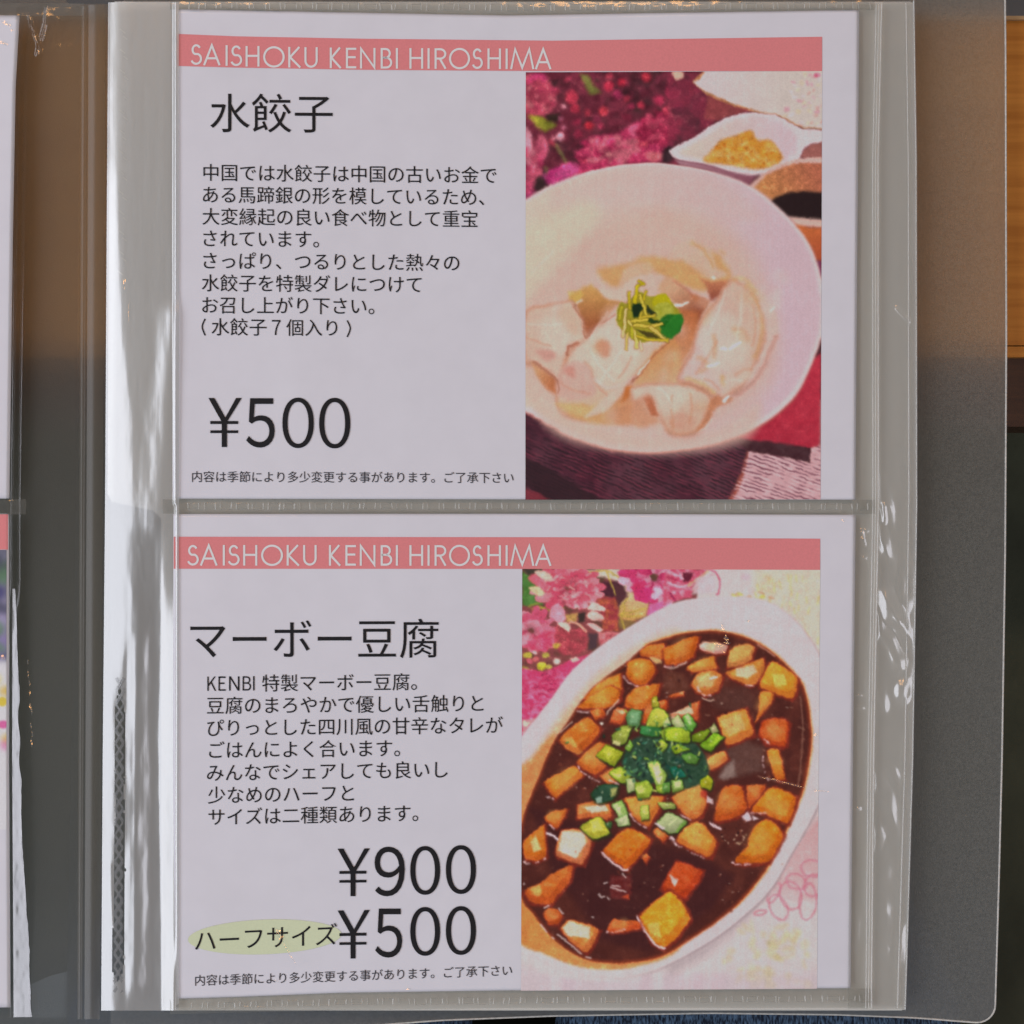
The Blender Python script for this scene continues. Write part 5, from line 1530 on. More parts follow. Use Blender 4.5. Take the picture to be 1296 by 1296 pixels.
# ---- upper card
card1 = thing('menu_card', 'white pink-headed card priced ¥500 with the photo of dumplings in broth', 'menu card', 'menu cards in the pockets')
paper('paper_sheet', ip([10, 640], [224, 218.5]), ip([10, 640], [1087.5, 1082.5]), ip([220, 640, 1085], [11.5, 19.5, 12]), ip([220, 640, 1085], [631, 632, 632.5]), M_PAPER, card1)
header(card1, ip([224, 300, 460, 700, 1040], [42.9, 46, 49, 51.5, 46.5]), ip([224, 300, 460, 700, 1040], [83.4, 85.5, 88.3, 90, 90]), 224.0, 1040.5, ip([248, 346, 455, 690], [69, 72, 73.6, 74.6]), 0.0)
ik = Ink(); ik.text('水餃子', 266.2, 421, 143.0, .006); ik.build('dish_name', M_INK, card1)
ik = Ink()
for s, x0, x1, yl, sl in (('中国では水餃子は中国の古いお金で', 257.4, 628.3, 218.3, .0098), ('ある馬蹄銀の形を模しているため、', 256.8, 612.8, 246.2, .0098), ('大変縁起の良い食べ物として重宝', 256.2, 604.4, 273.9, .0098),
                          ('されています。', 257.4, 403.6, 301.6, .009), ('さっぱり、つるりとした熱々の', 257.4, 581.2, 329.8, .009), ('水餃子を特製ダレにつけて', 255.4, 533.4, 358, .008), ('お召し上がり下さい。', 255.9, 473.6, 386, .007)):
    ik.text(s, x0, x1, yl, sl)
ik.text('水餃子', 267.7, 337.2, 413.7, .006); ik.text('７', 344.1, 355, 0, box=(405.0, 424)); ik.text('個入り', 362.3, 426.7, 414.6, .005)
ik.stroke(spline([(259.6, 403.5), (255.9, 413.5), (259.6, 424.5), (259.6, 424.5), (259.6, 403.5)])[0:17], 1.7)
ik.stroke(spline([(439.4, 405.5), (443.2, 415.5), (439.4, 426.5), (439.4, 426.5), (439.4, 405.5)])[0:17], 1.7)
ik.build('description', M_INK, card1)


def yen(ik, x0, x1, y0, y1, sl=0.0):
    w, h_ = x1 - x0, y1 - y0
    xm = x0 + w * .475
    T = 6.4

    def q(pts):
        ik.add([(x0 + a_ * w, y0 + b_ * h_ - sl * a_ * w) for a_, b_ in pts], [tuple(range(len(pts)))])
    q([(0, 0), (.18, 0), (.545, .445), (.395, .48)])
    q([(.83, 0), (1, 0), (.56, .48), (.47, .445)])
    q([(.40, .45), (.555, .45), (.555, 1), (.40, 1)])
    q([(.055, .47), (.89, .47), (.89, .53), (.055, .53)])
    q([(.055, .66), (.89, .66), (.89, .715), (.055, .715)])


def price(parent, y, chars, sl=0.0):
    ik = Ink()
    yen(ik, *y, sl=sl)
    for ch, x0, x1, y0, y1 in chars:
        if ch == '0':
            # upright oval nought with a thick side stroke
            n_ = 44
            o_, i_ = [], []
            for t in np.linspace(0, 2 * math.pi, n_, endpoint=False):
                c_, s_ = math.cos(t), math.sin(t)
                e_ = .92
                ux, uy = math.copysign(abs(c_) ** e_, c_), math.copysign(abs(s_) ** e_, s_)
                o_.append(((x0 + x1) / 2 + ux * (x1 - x0) / 2, (y0 + y1) / 2 + uy * (y1 - y0) / 2))
                i_.append(((x0 + x1) / 2 + ux * ((x1 - x0) / 2 - 6.6), (y0 + y1) / 2 + uy * ((y1 - y0) / 2 - 5.4)))
            ik.add(o_ + i_, [(k_, (k_ + 1) % n_, n_ + (k_ + 1) % n_, n_ + k_) for k_ in range(n_)])
        else:
            ik.text({'5': '５', '9': '９'}[ch], x0, x1, 0, box=(y0, y1), thin=0.004)
    return ik.build('price', M_INK, parent, z=.20)


price(card1, (263.8, 305.9, 503.7, 565.8), (('5', 311.6, 347.6, 504, 566.5), ('0', 357.4, 397.1, 503.3, 567.1), ('0', 403.9, 443.3, 503.5, 567.5)))
ik = Ink(); ik.text('内容は季節により多少変更する事があります。ご了承下さい', 243.1, 650, 603.3, .0035); ik.build('footnote', M_INK_SOFT, card1)
picture(card1, pa)

# ---- lower card
card2 = thing('menu_card', 'white pink-headed card priced ¥900 with the photo of tofu in dark sauce', 'menu card', 'menu cards in the pockets')
paper('paper_sheet', ip([650, 1000, 1262], [219.5, 219, 222.5]), ip([650, 1252], [1083, 1076.5]), ip([220, 640, 1085], [650.5, 650, 651.5]), ip([220, 300, 430, 640, 1085], [1264, 1262, 1256.5, 1253.5, 1250.5]), M_PAPER, card2)
header(card2, ip([219, 700, 1038], [679.3, 680, 681.8]), ip([219, 700, 1038], [719.8, 720, 721.3]), 219.8, 1038.0, ip([240, 700], [702.7, 703.1]), 4.4)
ik = Ink(); ik.text('マーボー豆腐', 240.8, 555.1, 809.5, -.004); ik.build('dish_name', M_INK, card2)
ik = Ink()
for ch, x0, x1 in (('Ｋ', 262.4, 273.6), ('Ｅ', 276.5, 285.6), ('Ｎ', 289.9, 303.0), ('Ｂ', 307.0, 317.6)):
    ik.text(ch, x0, x1, 0, box=(856.3 - (x0 - 262) * .008, 874.4 - (x0 - 262) * .008))
ik.stroke([(321.2, 855.8), (321.2, 873.9)], 1.8)
for s, x0, x1, yl, sl in (('特製マーボー豆腐。', 331.8, 527.5, 864.7, -.009), ('豆腐のまろやかで優しい舌触りと', 262, 611.8, 893.2, -.009), ('ぴりっとした四川風の甘辛なタレが', 262.3, 636.4, 921.4, -.010),
                          ('ごはんによく合います。', 264.7, 506.1, 949.5, -.011), ('みんなでシェアしても良いし', 262, 566.4, 978.2, -.014), ('少なめのハーフと', 263.1, 447.8, 1006.6, -.016), ('サイズは二種類あります。', 263.9, 529.1, 1034.3, -.020)):
    ik.text(s, x0, x1, yl, sl)
ik.build('description', M_INK, card2)
price(card2, (427.3, 468.1, 1074.2, 1134.5), (('9', 474, 512.3, 1071.6, 1134.4), ('0', 519.2, 557, 1070.8, 1132.5), ('0', 564.3, 602.4, 1069.7, 1131.5)), .012)
price(card2, (427.3, 468.1, 1152.4, 1213.5), (('5', 474.8, 509, 1150, 1212), ('0', 519.2, 557, 1148, 1209.7), ('0', 564.3, 602.4, 1146.9, 1208.6)), .016)
ik = Ink()
n_ = 64
t = np.linspace(0, 2 * math.pi, n_, endpoint=False)
ex, ey = 97.0 * np.cos(t), 22.0 * np.sin(t)
rings = [np.stack([335 + ex * q_, 1185.8 + ey * q_ - ex * q_ * .036], -1) for q_ in (1, .75, .5, .25)]
ik.add(np.concatenate(rings + [np.array([[335, 1185.8]])]), [(j * n_ + k_, j * n_ + (k_ + 1) % n_, (j + 1) * n_ + (k_ + 1) % n_, (j + 1) * n_ + k_) for j in range(3) for k_ in range(n_)] +
       [(3 * n_ + k_, 3 * n_ + (k_ + 1) % n_, 4 * n_) for k_ in range(n_)])
oval = ik.build('half_size_tag', M_OVAL, card2, z=.12)
ik = Ink(); ik.text('ハーフサイズ', 246.7, 426.4, 1191.0, -.047, thin=-0.001); ik.build('lettering', M_INK, oval, z=.24)
ik = Ink(); ik.text('内容は季節により多少変更する事があります。ご了承下さい', 247, 648, 1241.0, -.0325, curve=2.0); ik.build('footnote', M_INK_SOFT, card2)
picture(card2, pb)
bpy.data.objects.remove(TMP_O)

# ---- slivers of the two cards in the left page
card3 = thing('menu_card', 'plain white card edge at the left border, in the upper pocket of the left page', 'menu card', 'menu cards in the pockets')
paper('paper_sheet', lambda y: -300 + 0 * y, ip([20, 110, 300, 640], [24.5, 19.5, 16, 11.5]), lambda x: 19 + 0 * x, lambda x: 631 + 0 * x, M_PAPER, card3, nx=60, ny=80, lift=-1.0)
card4 = thing('menu_card', 'card edge with pink band and purple picture, in the lower left pocket', 'menu card', 'menu cards in the pockets')
paper('paper_sheet', lambda y: -300 + 0 * y, ip([650, 960, 1290], [11.5, 11, 13]), lambda x: 650 + 0 * x, lambda x: 1275 + 0 * x, M_PAPER, card4, nx=60, ny=80, lift=-1.0)
yy = np.linspace(0, 1, 12)[:, None]
xx = np.linspace(0, 1, 30)[None, :]
Xb = -290 + xx * (10.2 + 290) + 0 * yy
Yb = 650.8 + yy * (695.5 - 650.8) + 0 * xx
mesh_obj('header_band', Pn(Xb, Yb, zcard(Xb, Yb) - 1 + .07).reshape(-1, 3), grid_faces(12, 30), M_PINK, card4)
pc = Pic([(-120, 696), (8.2, 696), (8.2, 1050), (-120, 1050)], 1.2)
pc.fill([(-200, 600), (100, 600), (100, 1100), (-200, 1100)], (120, 112, 138), nz=1, ns=24, seed=5, c3=(84, 84, 96))
rg = random.Random(12)
for i in range(90):
    pc.ell(rg.uniform(-120, 9), rg.uniform(696, 850), rg.uniform(5, 16), rg.uniform(5, 14), rg.choice([(96, 88, 120), (70, 84, 74), (120, 104, 150), (64, 64, 80), (140, 128, 160), (84, 110, 86), (60, 56, 100)]), 6, rg.uniform(0, 3), .7)
pc.fill([(-200, 835), (100, 835), (100, 1100), (-200, 1100)], (184, 178, 186), 12)
for i in range(26):
    pc.ell(rg.uniform(-120, 9), rg.uniform(850, 960), 7, 6, rg.choice([(196, 170, 90), (190, 110, 150), (176, 168, 184), (200, 150, 70)]), 5, 0, .8)
pc.blur(-120, 696, 9, 1050, 3.0)
pc.ell(3, 888, 6, 6, (196, 160, 70), 4); pc.ell(4, 917, 7, 5, (196, 92, 140), 4)
mesh_obj('dish_photo', Pn(pc.X, pc.Y, zcard(pc.X, pc.Y) - 1 + .08).reshape(-1, 3), grid_faces(pc.ny, pc.nx), M_PRINT, card4, colors=ink(np.clip(pc.img, 0, 255)).reshape(-1, 3))
# ------------------------------------------------------------ clear pocket pages
page = thing('pocket_page', 'right hand clear plastic page with two pockets, welded seams and crinkled outer flap', 'plastic page', 'clear pocket pages')


def gut(y):                                       # where the page meets the gutter
    return np.interp(y, [0, 300, 640, 960, 1290], [137, 135, 133, 130, 128])


def flap_r(y):
    return np.interp(y, [0, 200, 640, 960, 1278], [1157.5, 1160.5, 1161, 1156, 1146.5])


def seam(y):
    return np.interp(y, [0, 200, 640, 960, 1278], [1112.5, 1108, 1108, 1102, 1099])


def ridge(X, Y, pts, w, h):
    """a crease in the film along a polyline"""
    d = np.full(X.shape, 1e9)
    p = np.array(pts, float)
    for i in range(len(p) - 1):
        a_, e_ = p[i], p[i + 1] - p[i]
        t_ = np.clip(((X - a_[0]) * e_[0] + (Y - a_[1]) * e_[1]) / max(e_ @ e_, 1e-9), 0, 1)
        d = np.minimum(d, (X - a_[0] - t_ * e_[0]) ** 2 + (Y - a_[1] - t_ * e_[1]) ** 2)
    return h * np.exp(-d / (w * w))


def zleft(X, Y):
    """binding side: climbs out of the gutter, dips, then rides up on to the cards"""
    g_ = gut(Y)
    q = X - g_
    wide = np.interp(Y, [0, 200, 300, 420, 520, 640, 780, 900, 1000, 1290], [12, 12, 14, 20, 27, 32, 30, 16, 13, 14])
    sl = np.interp(Y, [0, 200, 290, 380], [.16, .22, .36, .37])      # the climb
    rise = wide * .243 * sl
    kk = 7.0
    z_ = -1.2 - rise * np.log1p(np.exp(np.clip(kk * (1 - q / wide), -30, 30))) / kk        # climbs, then rounds over
    # shallow trough between binding and card; lower down the film rides up the card's edge
    c0 = g_ + wide
    L = 221.0 - c0
    u_ = np.clip((X - c0) / L, 0, 1)
    dep = np.interp(Y, [0, 350, 640, 720, 800, 960, 1290], [.05, .05, .08, .4, 1.5, 2.0, 2.0])
    rim = np.interp(Y, [0, 640, 740, 820, 1290], [.62, .62, .70, .72, .80])       # where the last climb begins
    down = sstep(0, 1, u_ / rim)
    climb = np.clip((u_ - rim) / (1 - rim), 0, 1)
    z_ = z_ - dep * down + dep * climb + .5 * u_
    # lower down a second fold stands beside the open zigzag slot
    k2 = sstep(690, 860, Y) * sstep(1285, 1240, Y)
    up2 = np.clip((q - 29) / 13.0, 0, 1)
    dn2 = np.clip((q - 42) / 26.0, 0, 1)
    z_ = z_ + k2 * 1.2 * (up2 - dn2 * dn2 * (3 - 2 * dn2))
    return z_


def zfilm(X, Y):
    zl = zleft(X, Y)
    zc = zcard(X, Y) + .45
    z_ = np.where(X < 221, np.minimum(zl, zc + 1.2), zc)
    return z_


def wrinkle(X, Y):
    a_ = (fbm(X, Y, 30, 150, seed=5) - .5) * np.interp(Y, [0, 600, 760], [.25, .35, .65]) + (fbm(X, Y, 7, 30, seed=9, n=2) - .5) * .10
    k_ = sstep(226, 205, X) * (.5 + .8 * sstep(200, 700, Y))
    return a_ * k_


ST = 2.0
# left margin
ny, nx = 660, 52
yy = np.linspace(3, 1279, ny)[:, None]
u = np.linspace(0, 1, nx)[None, :]
X = gut(yy) * (1 - u) + 226.5 * u
Y = yy + 0 * u
zz = zfilm(X, Y) + wrinkle(X, Y)
zz = zz + ridge(X, Y, ((222, 400), (196, 660)), 16, .75) + ridge(X, Y, ((177, 692), (181, 735)), 2.2, .10) + ridge(X, Y, ((140, 1095), (142, 1170)), 2, .22)
# the slot between binding weld and pocket stands open in the lower half
qc = (X - gut(Y))[:-1, :-1]
slot_w = 6.5 * sstep(858, 900, Y[:-1, :-1]) * sstep(1246, 1225, Y[:-1, :-1])
keep = ~(np.abs(qc - 20.5 + (fbm(qc * 0, Y[:-1, :-1], 9, 26, seed=41) - .5) * 4) < slot_w * (.75 + .5 * vnoise(qc * 0, Y[:-1, :-1], 9, 34, 42)))
mesh_obj('binding_margin', Pn(X, Y, zz).reshape(-1, 3), grid_faces(ny, nx, keep), M_BIND, page)
# right margin between card and side weld
ny, nx = 640, 16
yy = np.linspace(4, 1277, ny)[:, None]
u = np.linspace(0, 1, nx)[None, :]
cr = np.interp(yy, [10, 640, 1252], [1084.5, 1080, 1073])
X = cr * (1 - u) + seam(yy) * u
Y = yy + 0 * u
zz = zcard(X, Y) + .42 - .5 * u + (fbm(X, Y, 14, 60, seed=33) - .5) * .35
for pts in (((1090, 668), (1094, 690)), ((1088, 672), (1097, 672)), ((1086, 704), (1095, 706)), ((1083, 878), (1089, 880)), ((1080, 1022), (1088, 1023)), ((1082, 894), (1092, 896))):
    zz = zz + ridge(X, Y, pts, 1.6, .35)
mesh_obj('pocket_margin', Pn(X, Y, zz).reshape(-1, 3), grid_faces(ny, nx), M_FILM, page)
# crinkled outer flap: a flattened tube of film
M_FLAP = film_mat('flap_film', haze=0.13, haze_col=(0.62, 0.63, 0.62), gloss=0.19, rough=0.15)
ny, nx = 700, 34
yy = np.linspace(1, 1277, ny)[:, None]
u = np.linspace(0, 1, nx)[None, :]
X = (seam(yy) + 5) * (1 - u) + flap_r(yy) * u
Y = yy + 0 * u
env = np.sin(math.pi * u) ** .6
k_ = np.interp(Y, [0, 300, 560, 650, 700, 930, 1030, 1280], [.03, .04, .07, .55, 1.2, 1.15, .3, .12])


def tri(t):
    return np.abs((t % 1.0) * 2 - 1)


def fold(X, Y, ang, pitch, seed_):
    """straight-sided creases running at an angle, of uneven depth"""
    w_ = X * math.cos(ang) + Y * math.sin(ang) + (fbm(X, Y, 40, 60, seed=seed_) - .5) * 24
    return tri(w_ / pitch) * pitch * .243 * .30


am = sstep(.45, .85, vnoise(X, Y, 30, 46, 72))
zz = zcard(X, Y) - .55 + .12 * env + k_ * env * (fold(X, Y, .22, 32, 73) * am + fold(X, Y, -.5, 31, 78) * sstep(.45, .85, vnoise(X, Y, 26, 52, 74)) * .7 + (fbm(X, Y, 16, 30, seed=76, n=2) - .5) * .5)
zz = zz + (fbm(X, Y, 40, 60, seed=79) - .5) * .5 * env
zz = zz + ridge(X, Y, ((1134, 390), (1150, 407)), 1.8, .5) + ridge(X, Y, ((1118, 640), (1120, 660)), 3, .6)
mesh_obj('outer_flap', Pn(X, Y, zz).reshape(-1, 3), grid_faces(ny, nx), M_FLAP, page)
# side weld: three fine ridges
for off, wd in ((0.0, 1.7), (3.4, 1.5), (6.6, 2.0)):
    strip('side_weld', lambda y, o=off: seam(y) - 4 + o, lambda y, o=off, w=wd: seam(y) - 4 + o + w, 5, 1276, lambda X, Y, u_: zcard(X, Y) + .15 + (fbm(X, Y, 6, 12, seed=3) - .5) * .25, M_WELDLINE, page, ny=420, nx=5, arch=.45)
strip('flap_fold', lambda y: flap_r(y) - 11.5, lambda y: flap_r(y) - 10.0, 3, 1276, lambda X, Y, u_: zcard(X, Y) - .1 + 0 * X, M_WELDLINE, page, ny=300, nx=5, arch=.4)
strip('flap_edge', lambda y: flap_r(y) - 2.0, lambda y: flap_r(y) + .3, 0, 1278, lambda X, Y, u_: zcard(X, Y) - .5 + (fbm(X, Y, 8, 14, seed=4) - .5) * .2, M_WELDLINE, page, ny=300, nx=5, arch=.6)


# horizontal welds with their row of little pressed boxes
def weld(y_top, y_bot, x0, x1, tick0, tick_y, name='seam', seed_=1):
    nx_, ny_ = 300, 10
    xs_ = np.linspace(x0, x1, nx_)[None, :]
    v = np.linspace(0, 1, ny_)[:, None]
    Y = y_top(xs_) * (1 - v) + y_bot(xs_) * v
    X = xs_ + 0 * v
    zz = zcard(X, Y) + .30 + .15 * np.sin(math.pi * v) + (fbm(X, Y, 10, 5, seed=seed_) - .5) * .2
    sm = mesh_obj(name, Pn(X, Y, zz).reshape(-1, 3), grid_faces(ny_, nx_), M_WELD, page)
    V, F = [], []
    r_ = random.Random(seed_)

    def bar(xa, ya, xb, yb, w_):
        p0, p1 = np.array((xa, ya)), np.array((xb, yb))
        d_ = (p1 - p0) / np.linalg.norm(p1 - p0)
        nn = np.array((-d_[1], d_[0])) * w_ / 2
        b0 = len(V)
        for q in (p0 + nn, p0, p0 - nn, p1 + nn, p1, p1 - nn):
            lift = .95 if len(V) - b0 in (1, 4) else .48
            V.append(P(q[0], q[1], float(zcard(np.array(q[0]), np.array(q[1]))) + lift))
        F.extend([(b0, b0 + 3, b0 + 4, b0 + 1), (b0 + 1, b0 + 4, b0 + 5, b0 + 2)])
    x = tick0
    while x < x1 - 8:
        yc = float(tick_y(x)) + r_.uniform(-.5, .5)
        h_ = r_.uniform(6.0, 8.5)
        w_ = r_.uniform(12.5, 15.5)
        tl = r_.uniform(-1, 1)
        bar(x, yc - h_ / 2, x + tl, yc + h_ / 2, r_.uniform(.9, 1.5))
        bar(x + w_, yc - h_ / 2, x + w_ + tl, yc + h_ / 2, r_.uniform(1.1, 1.9))
        if r_.random() < .8:
            bar(x, yc + h_ / 2, x + w_, yc + h_ / 2, r_.uniform(.5, .9))
        if r_.random() < .6:
            bar(x, yc - h_ / 2, x + w_, yc - h_ / 2, r_.uniform(.4, .8))
        x += 20.1 + r_.uniform(-.6, .6)
    mesh_obj('pressed_ticks', V, F, M_WELDLINE, sm, smooth=False)


weld(ip([230, 640, 1160], [1.0, 2.0, 0.0]), ip([230, 640, 1160], [12.0, 19.0, 12.0]), 215, 1107, 240, ip([230, 640, 1110], [7, 9.5, 6.5]), seed_=2)
weld(ip([150, 1160], [632.0, 632.5]), ip([150, 1160], [650.0, 650.5]), 206, 1107, 238, ip([230, 1110], [640.5, 641]), seed_=3)
weld(ip([220, 430, 640, 1100], [1264.5, 1257, 1254, 1251]), ip([220, 430, 640, 1100], [1283.5, 1278.5, 1276, 1275.5]), 215, 1103, 243, ip([230, 430, 640, 1100], [1273, 1268, 1266.5, 1263.5]), seed_=4)

# zigzag weld of the binding strip, opening in the lower half
M_ZIG = film_mat('zigzag_weld', haze=0.38, haze_col=(0.36, 0.37, 0.38), gloss=0.10, rough=0.25)
M_SLOT = principled('slot_shadow_film', (0.06, 0.065, 0.07, 1), 0.3, noise=0.3, nscale=300)
V, F = [], []
y = 858.0
i = 0
while y < 1245:
    xc = float(gut(np.array(y))) + 21.0
    hw = 5.0
    for (xa, xb) in ((xc - hw, xc + hw), (xc + hw, xc - hw)):
        p0, p1 = np.array((xa, y)), np.array((xb, y + 16))
        d_ = (p1 - p0) / np.linalg.norm(p1 - p0)
        nn = np.array((-d_[1], d_[0])) * rg.uniform(1.2, 2.3)
        b0 = len(V)
        for q in (p0 + nn, p0, p0 - nn, p1 + nn, p1, p1 - nn):
            zq = float(zfilm(np.array([q[0]]), np.array([q[1]]))[0])
            V.append(P(q[0], q[1], zq + .12))
        F.extend([(b0, b0 + 3, b0 + 4, b0 + 1), (b0 + 1, b0 + 4, b0 + 5, b0 + 2)])
    y += 16.6
mesh_obj('zigzag_weld', V, F, M_ZIG, page, smooth=False)
# short slanting weld marks along the closed upper half
V, F = [], []
y = 36.0
while y < 360:
    for xo, yo, L_ in ((15.0, 0.0, 7.0), (20.0, 9.0, 5.5)):
        x_ = float(gut(np.array(y))) + xo + rg.uniform(-1, 1)
        b0 = len(V)
        for qx, qy in ((0, 0), (L_, L_ * .75), (L_ - .7, L_ * .75 + 1.5), (-.6, 1.3)):
            xx_, yy_ = x_ + qx, y + yo + qy
            V.append(P(xx_, yy_, float((zfilm(np.array([xx_]), np.array([yy_])) + wrinkle(np.array([xx_]), np.array([yy_])))[0]) + .10))
        F.append((b0, b0 + 3, b0 + 2, b0 + 1))
    y += 25.5
mesh_obj('weld_marks', V, F, M_WELDLINE, page, smooth=False)

# milky back of the pockets and the pages lying below
def sheet(name, x0f, x1f, y0, y1, z, mat, parent, seed_=0, amp=.5, nx=60, ny=120):
    yy = np.linspace(y0, y1, ny)[:, None]
    u = np.linspace(0, 1, nx)[None, :]
    X = x0f(yy) * (1 - u) + x1f(yy) * u
    Y = yy + 0 * u
    Zz = z + zcard(X, Y) * .6 + (fbm(X, Y, 60, 140, seed=seed_) - .5) * amp - 2.6 * sstep(250, 150, X) - 1.5 * sstep(165, 138, X)
    return mesh_obj(name, Pn(X, Y, Zz).reshape(-1, 3), grid_faces(ny, nx), mat, parent)


def back_left(y):
    return gut(y) + 3 + np.interp(y, [0, 634, 648, 1290], [0, 0, 68, 74])


sheet('back_film', back_left, lambda y: flap_r(y) - 2, 3, 1278, -1.6, M_BACK, page, 11)
under = thing('pocket_page', 'milky clear pages lying under the open right page, only their margins showing', 'plastic page', 'clear pocket pages')
sheet('page_film', lambda y: back_left(y) + 5, lambda y: flap_r(y) - 5, 2, 1279, -2.8, M_BACK, under, 12)

# ---- left page: its clear inner margin hangs over the spine
lpage = thing('pocket_page', 'left hand clear plastic page, its shiny inner margin hanging over the spine', 'plastic page', 'clear pocket pages')


def lcard(y):
    return np.interp(y, [20, 110, 300, 640, 960, 1290], [24.5, 19.5, 16, 11.5, 11, 13])


ny, nx = 640, 60
yy = np.linspace(9, 1288, ny)[:, None]
u = np.linspace(0, 1, nx)[None, :]
xr = np.interp(yy, [0, 200, 640, 1290], [104, 100, 96, 84])
X = (lcard(yy) - 4) * (1 - u) + xr * u
Y = yy + 0 * u
q = X - lcard(Y)
lowk = sstep(730, 800, Y)
wlow = np.interp(Y, [730, 800, 960, 1100, 1200, 1290], [3, 6, 9, 14, 19, 21])
drop = (1 - lowk) * 3.2 * sstep(0, 16, q) + lowk * (.17 * np.clip(q - 4.5, 0, wlow) + 1.2 * sstep(0, 4, q))
zz = zcard(X, Y) - .6 - drop - .6 * np.clip(q / 90, 0, 1) + (fbm(X, Y, 24, 160, seed=91) - .5) * .10 * sstep(2, 8, q) * sstep(70, 20, q)
zz = zz + (fbm(X, Y, 22, 26, seed=95) - .5) * .7 * sstep(110, 20, Y) * sstep(0, 12, q)
for pts, w, h in ((((60, 5), (58, 30), (47, 68)), 1.8, .7), (((34, 12), (47, 52), (52, 66)), 1.6, .5), (((95, 470), (96, 560)), 1.4, .05)):
    zz = zz + ridge(X, Y, pts, w, h)
M_LFILM = film_mat('inner_margin_film', haze=0.012, haze_col=(0.5, 0.44, 0.34), gloss=0.075, rough=0.10)
mesh_obj('inner_margin', Pn(X, Y, zz).reshape(-1, 3), grid_faces(ny, nx), M_LFILM, lpage)
# extra glossier strip beside the card, added for the bright window reflection
M_SHEEN = film_mat('sheen_film', haze=0.03, gloss=0.28, rough=0.20)
ny, nx = 420, 22
yy = np.linspace(745, 1287, ny)[:, None]
u = np.linspace(0, 1, nx)[None, :]
wl = np.interp(yy, [730, 800, 960, 1100, 1200, 1290], [2.5, 6, 9, 14, 20, 22]) + (fbm(yy * 0, yy, 30, 26, seed=93) - .5) * 5 * sstep(760, 900, yy)
X = lcard(yy) + 4.5 + wl * u
Y = yy + 0 * u
q = X - lcard(Y)
zz = zcard(X, Y) - .6 - 1.2 - .165 * (q - 4.5) + .25 + (fbm(X, Y, 8, 18, seed=94, n=2) - .5) * .14 * np.sin(math.pi * u)
mesh_obj('margin_sheen', Pn(X, Y, zz).reshape(-1, 3), grid_faces(ny, nx), M_SHEEN, lpage)
# weld between its two pockets
yy = np.linspace(632, 651, 10)[:, None]
u = np.linspace(0, 1, 60)[None, :]
X = -280 * (1 - u) + 33 * u + 0 * yy
Y = yy + 0 * u
mesh_obj('seam', Pn(X, Y, zcard(X, Y) - .7 + .3 * np.sin((yy - 632) / 19 * math.pi) + (fbm(X, Y, 8, 6, seed=2) - .5) * .5 - 1.5 * sstep(13, 33, X)).reshape(-1, 3), grid_faces(10, 60), M_WELD, lpage)
yy = np.linspace(4, 20, 8)[:, None]
X = -280 * (1 - u) + 106 * u + 0 * yy
Y = yy + 0 * u
mesh_obj('seam', Pn(X, Y, zcard(X, Y) - .7 + (fbm(X, Y, 10, 8, seed=6) - .5) * .7 - 3.0 * sstep(25, 60, X)).reshape(-1, 3), grid_faces(8, 60), M_WELD, lpage)
# small patches of film added for their lamp glints, mostly over the cards
M_GLINT = film_mat('glint_film', haze=0.09, haze_col=(0.8, 0.79, 0.8), gloss=0.15, rough=0.09, tint=1.0)
gr_ = random.Random(21)


def crumple(cx, cy, rx, ry, an=0.0, h=.26, sc=5.0, parent=page, dz=0.0):
    """a little puckered patch of film"""
    nr_, na_ = 14, 40
    r_ = np.linspace(0.02, 1, nr_)[:, None]
    t_ = np.linspace(0, 2 * math.pi, na_, endpoint=False)[None, :]
    ex, ey = rx * r_ * np.cos(t_), ry * r_ * np.sin(t_)
    X = cx + ex * math.cos(an) - ey * math.sin(an)
    Y = cy + ex * math.sin(an) + ey * math.cos(an)
    zz = zcard(X, Y) + .26 + dz + h * fbm(X, Y, *(sc if isinstance(sc, tuple) else (sc, sc)), seed=gr_.randrange(9999), n=2) * (1 - r_ ** 2) ** .7
    i = np.arange(nr_ * na_).reshape(nr_, na_)
    j = np.roll(i, -1, axis=1)
    f = np.stack([i[:-1], j[:-1], j[1:], i[1:]], -1).reshape(-1, 4)
    mesh_obj('film_crumple', Pn(X, Y, zz).reshape(-1, 3), f, M_GLINT, parent)




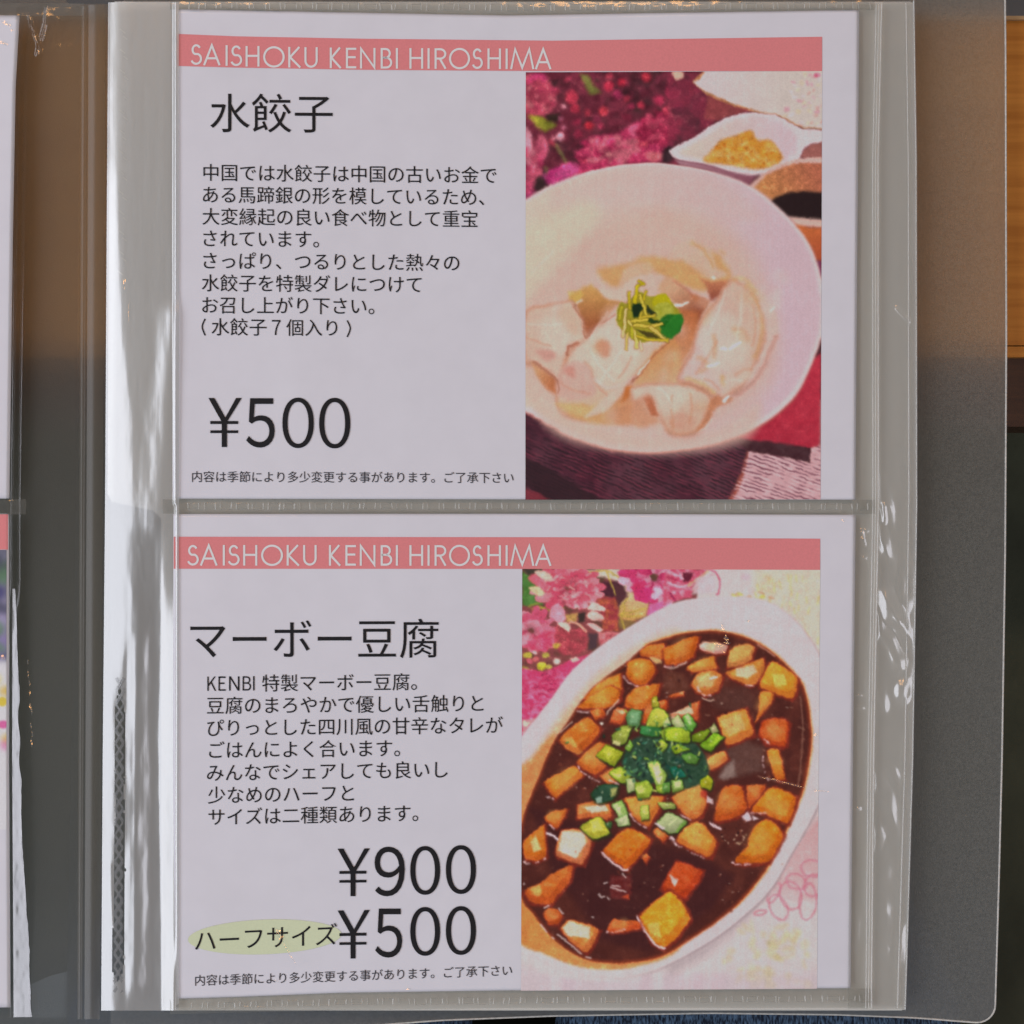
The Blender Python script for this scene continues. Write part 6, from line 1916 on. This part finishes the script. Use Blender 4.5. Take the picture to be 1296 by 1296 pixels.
def facet(cx, cy, rx, ry, an=0.0, parent=page, dz=0.0, lamp=(0.15, 1.08, 1.75)):
    """an added sliver of film, tilted to mirror a pendant lamp into the camera"""
    p0 = np.array(P(cx, cy, 0.5 + dz))
    v_ = np.array((0, 0, CAM_H)) - p0
    l_ = np.array(lamp) - p0
    hv = v_ / np.linalg.norm(v_) + l_ / np.linalg.norm(l_)
    gx, gy = -hv[0] / hv[2], -hv[1] / hv[2]
    nr_, na_ = 6, 26
    r_ = np.linspace(0.02, 1, nr_)[:, None]
    t_ = np.linspace(0, 2 * math.pi, na_, endpoint=False)[None, :]
    star = 1 - .45 * (fbm(np.cos(t_) * 9 + cx, np.sin(t_) * 9 + cy, 4, seed=5) > .5) * r_
    ex, ey = rx * r_ * np.cos(t_) * star, ry * r_ * np.sin(t_) * star
    X = cx + ex * math.cos(an) - ey * math.sin(an)
    Y = cy + ex * math.sin(an) + ey * math.cos(an)
    lean = (gx * (X - cx) - gy * (Y - cy)) * PX * 1000
    zz = zcard(X, Y) + .30 + dz + lean - lean.min() + (fbm(X, Y, 2.4, seed=gr_.randrange(9999), n=2) - .5) * .085
    i = np.arange(nr_ * na_).reshape(nr_, na_)
    k_ = np.roll(i, -1, axis=1)
    f = np.stack([i[:-1], k_[:-1], k_[1:], i[1:]], -1).reshape(-1, 4)
    mesh_obj('glint_facet', Pn(X, Y, zz).reshape(-1, 3), f, M_GLINT, parent)


for x, y, rx, ry, an in ((915, 795, 1.6, 6, -.35), (919, 808, 1.8, 6, -.3), (911, 817, 6, 2.0, .35), (921, 814, 4, 1.5, .1), (914, 824, 2.5, 1.3, .5), (947, 786, 1.6, 1.2, 0), (352, 1179, 3.2, 2.6, .3), (355, 1186, 2.2, 3.4, -.5),
                         (366, 1206, .9, 15, -.5), (1032, 931, 1.8, 2.4, 0), (980, 987, 13, .9, .22), (1006, 994, 9, .8, .25), (1038, 1001, 7, .9, .1), (1067, 659, 2.2, 1.2, .5), (517, 1252, 1.8, 1.2, 0), (349, 1241, 2.2, 1.0, .6)):
    facet(x, y, rx * 1.6, ry * 1.25, an)
for x, y, rx, ry, an in ((1092, 673, 2.6, 1.6, .3), (1091, 680, 2.6, 2.0, -.3), (1091, 705, 3, .9, .1), (1087, 880, 4, .8, .1), (1085, 1022, 3.5, 1.0, 0)):
    facet(x, y, rx, ry, an, page, .25)
for x, y, rx, ry, an in ((8, 30, 8, 2.2, .5), (4, 55, 7, 2.0, .4), (15, 38, 3, 1.5, .6), (4, 832, 3, 4.5, 0)):
    facet(x, y, rx, ry, an, lpage, -1.0, (-0.5, 1.08, 1.7))
for k in range(9):
    facet(36 + k * .6 + gr_.uniform(-1, 1), 838 + k * 13 + gr_.uniform(-3, 3), gr_.uniform(.7, 1.3), gr_.uniform(3, 6), -.08, lpage, -3.2, (-0.5, 1.08, 1.7))
for x, y, rx, ry, an in ((60, 14, 1.0, 8, .05), (57, 40, .9, 9, .12), (49, 66, 2.0, 2.4, 0), (38, 22, .8, 8, -.3), (45, 48, .8, 7, -.3), (157, 358, 2.2, 8, 0), (163, 395, .8, 14, .05)):
    facet(x, y, rx, ry, an, lpage if x < 100 else page, -1.6 if x < 100 else -.2, (-0.5, 1.08, 1.7))
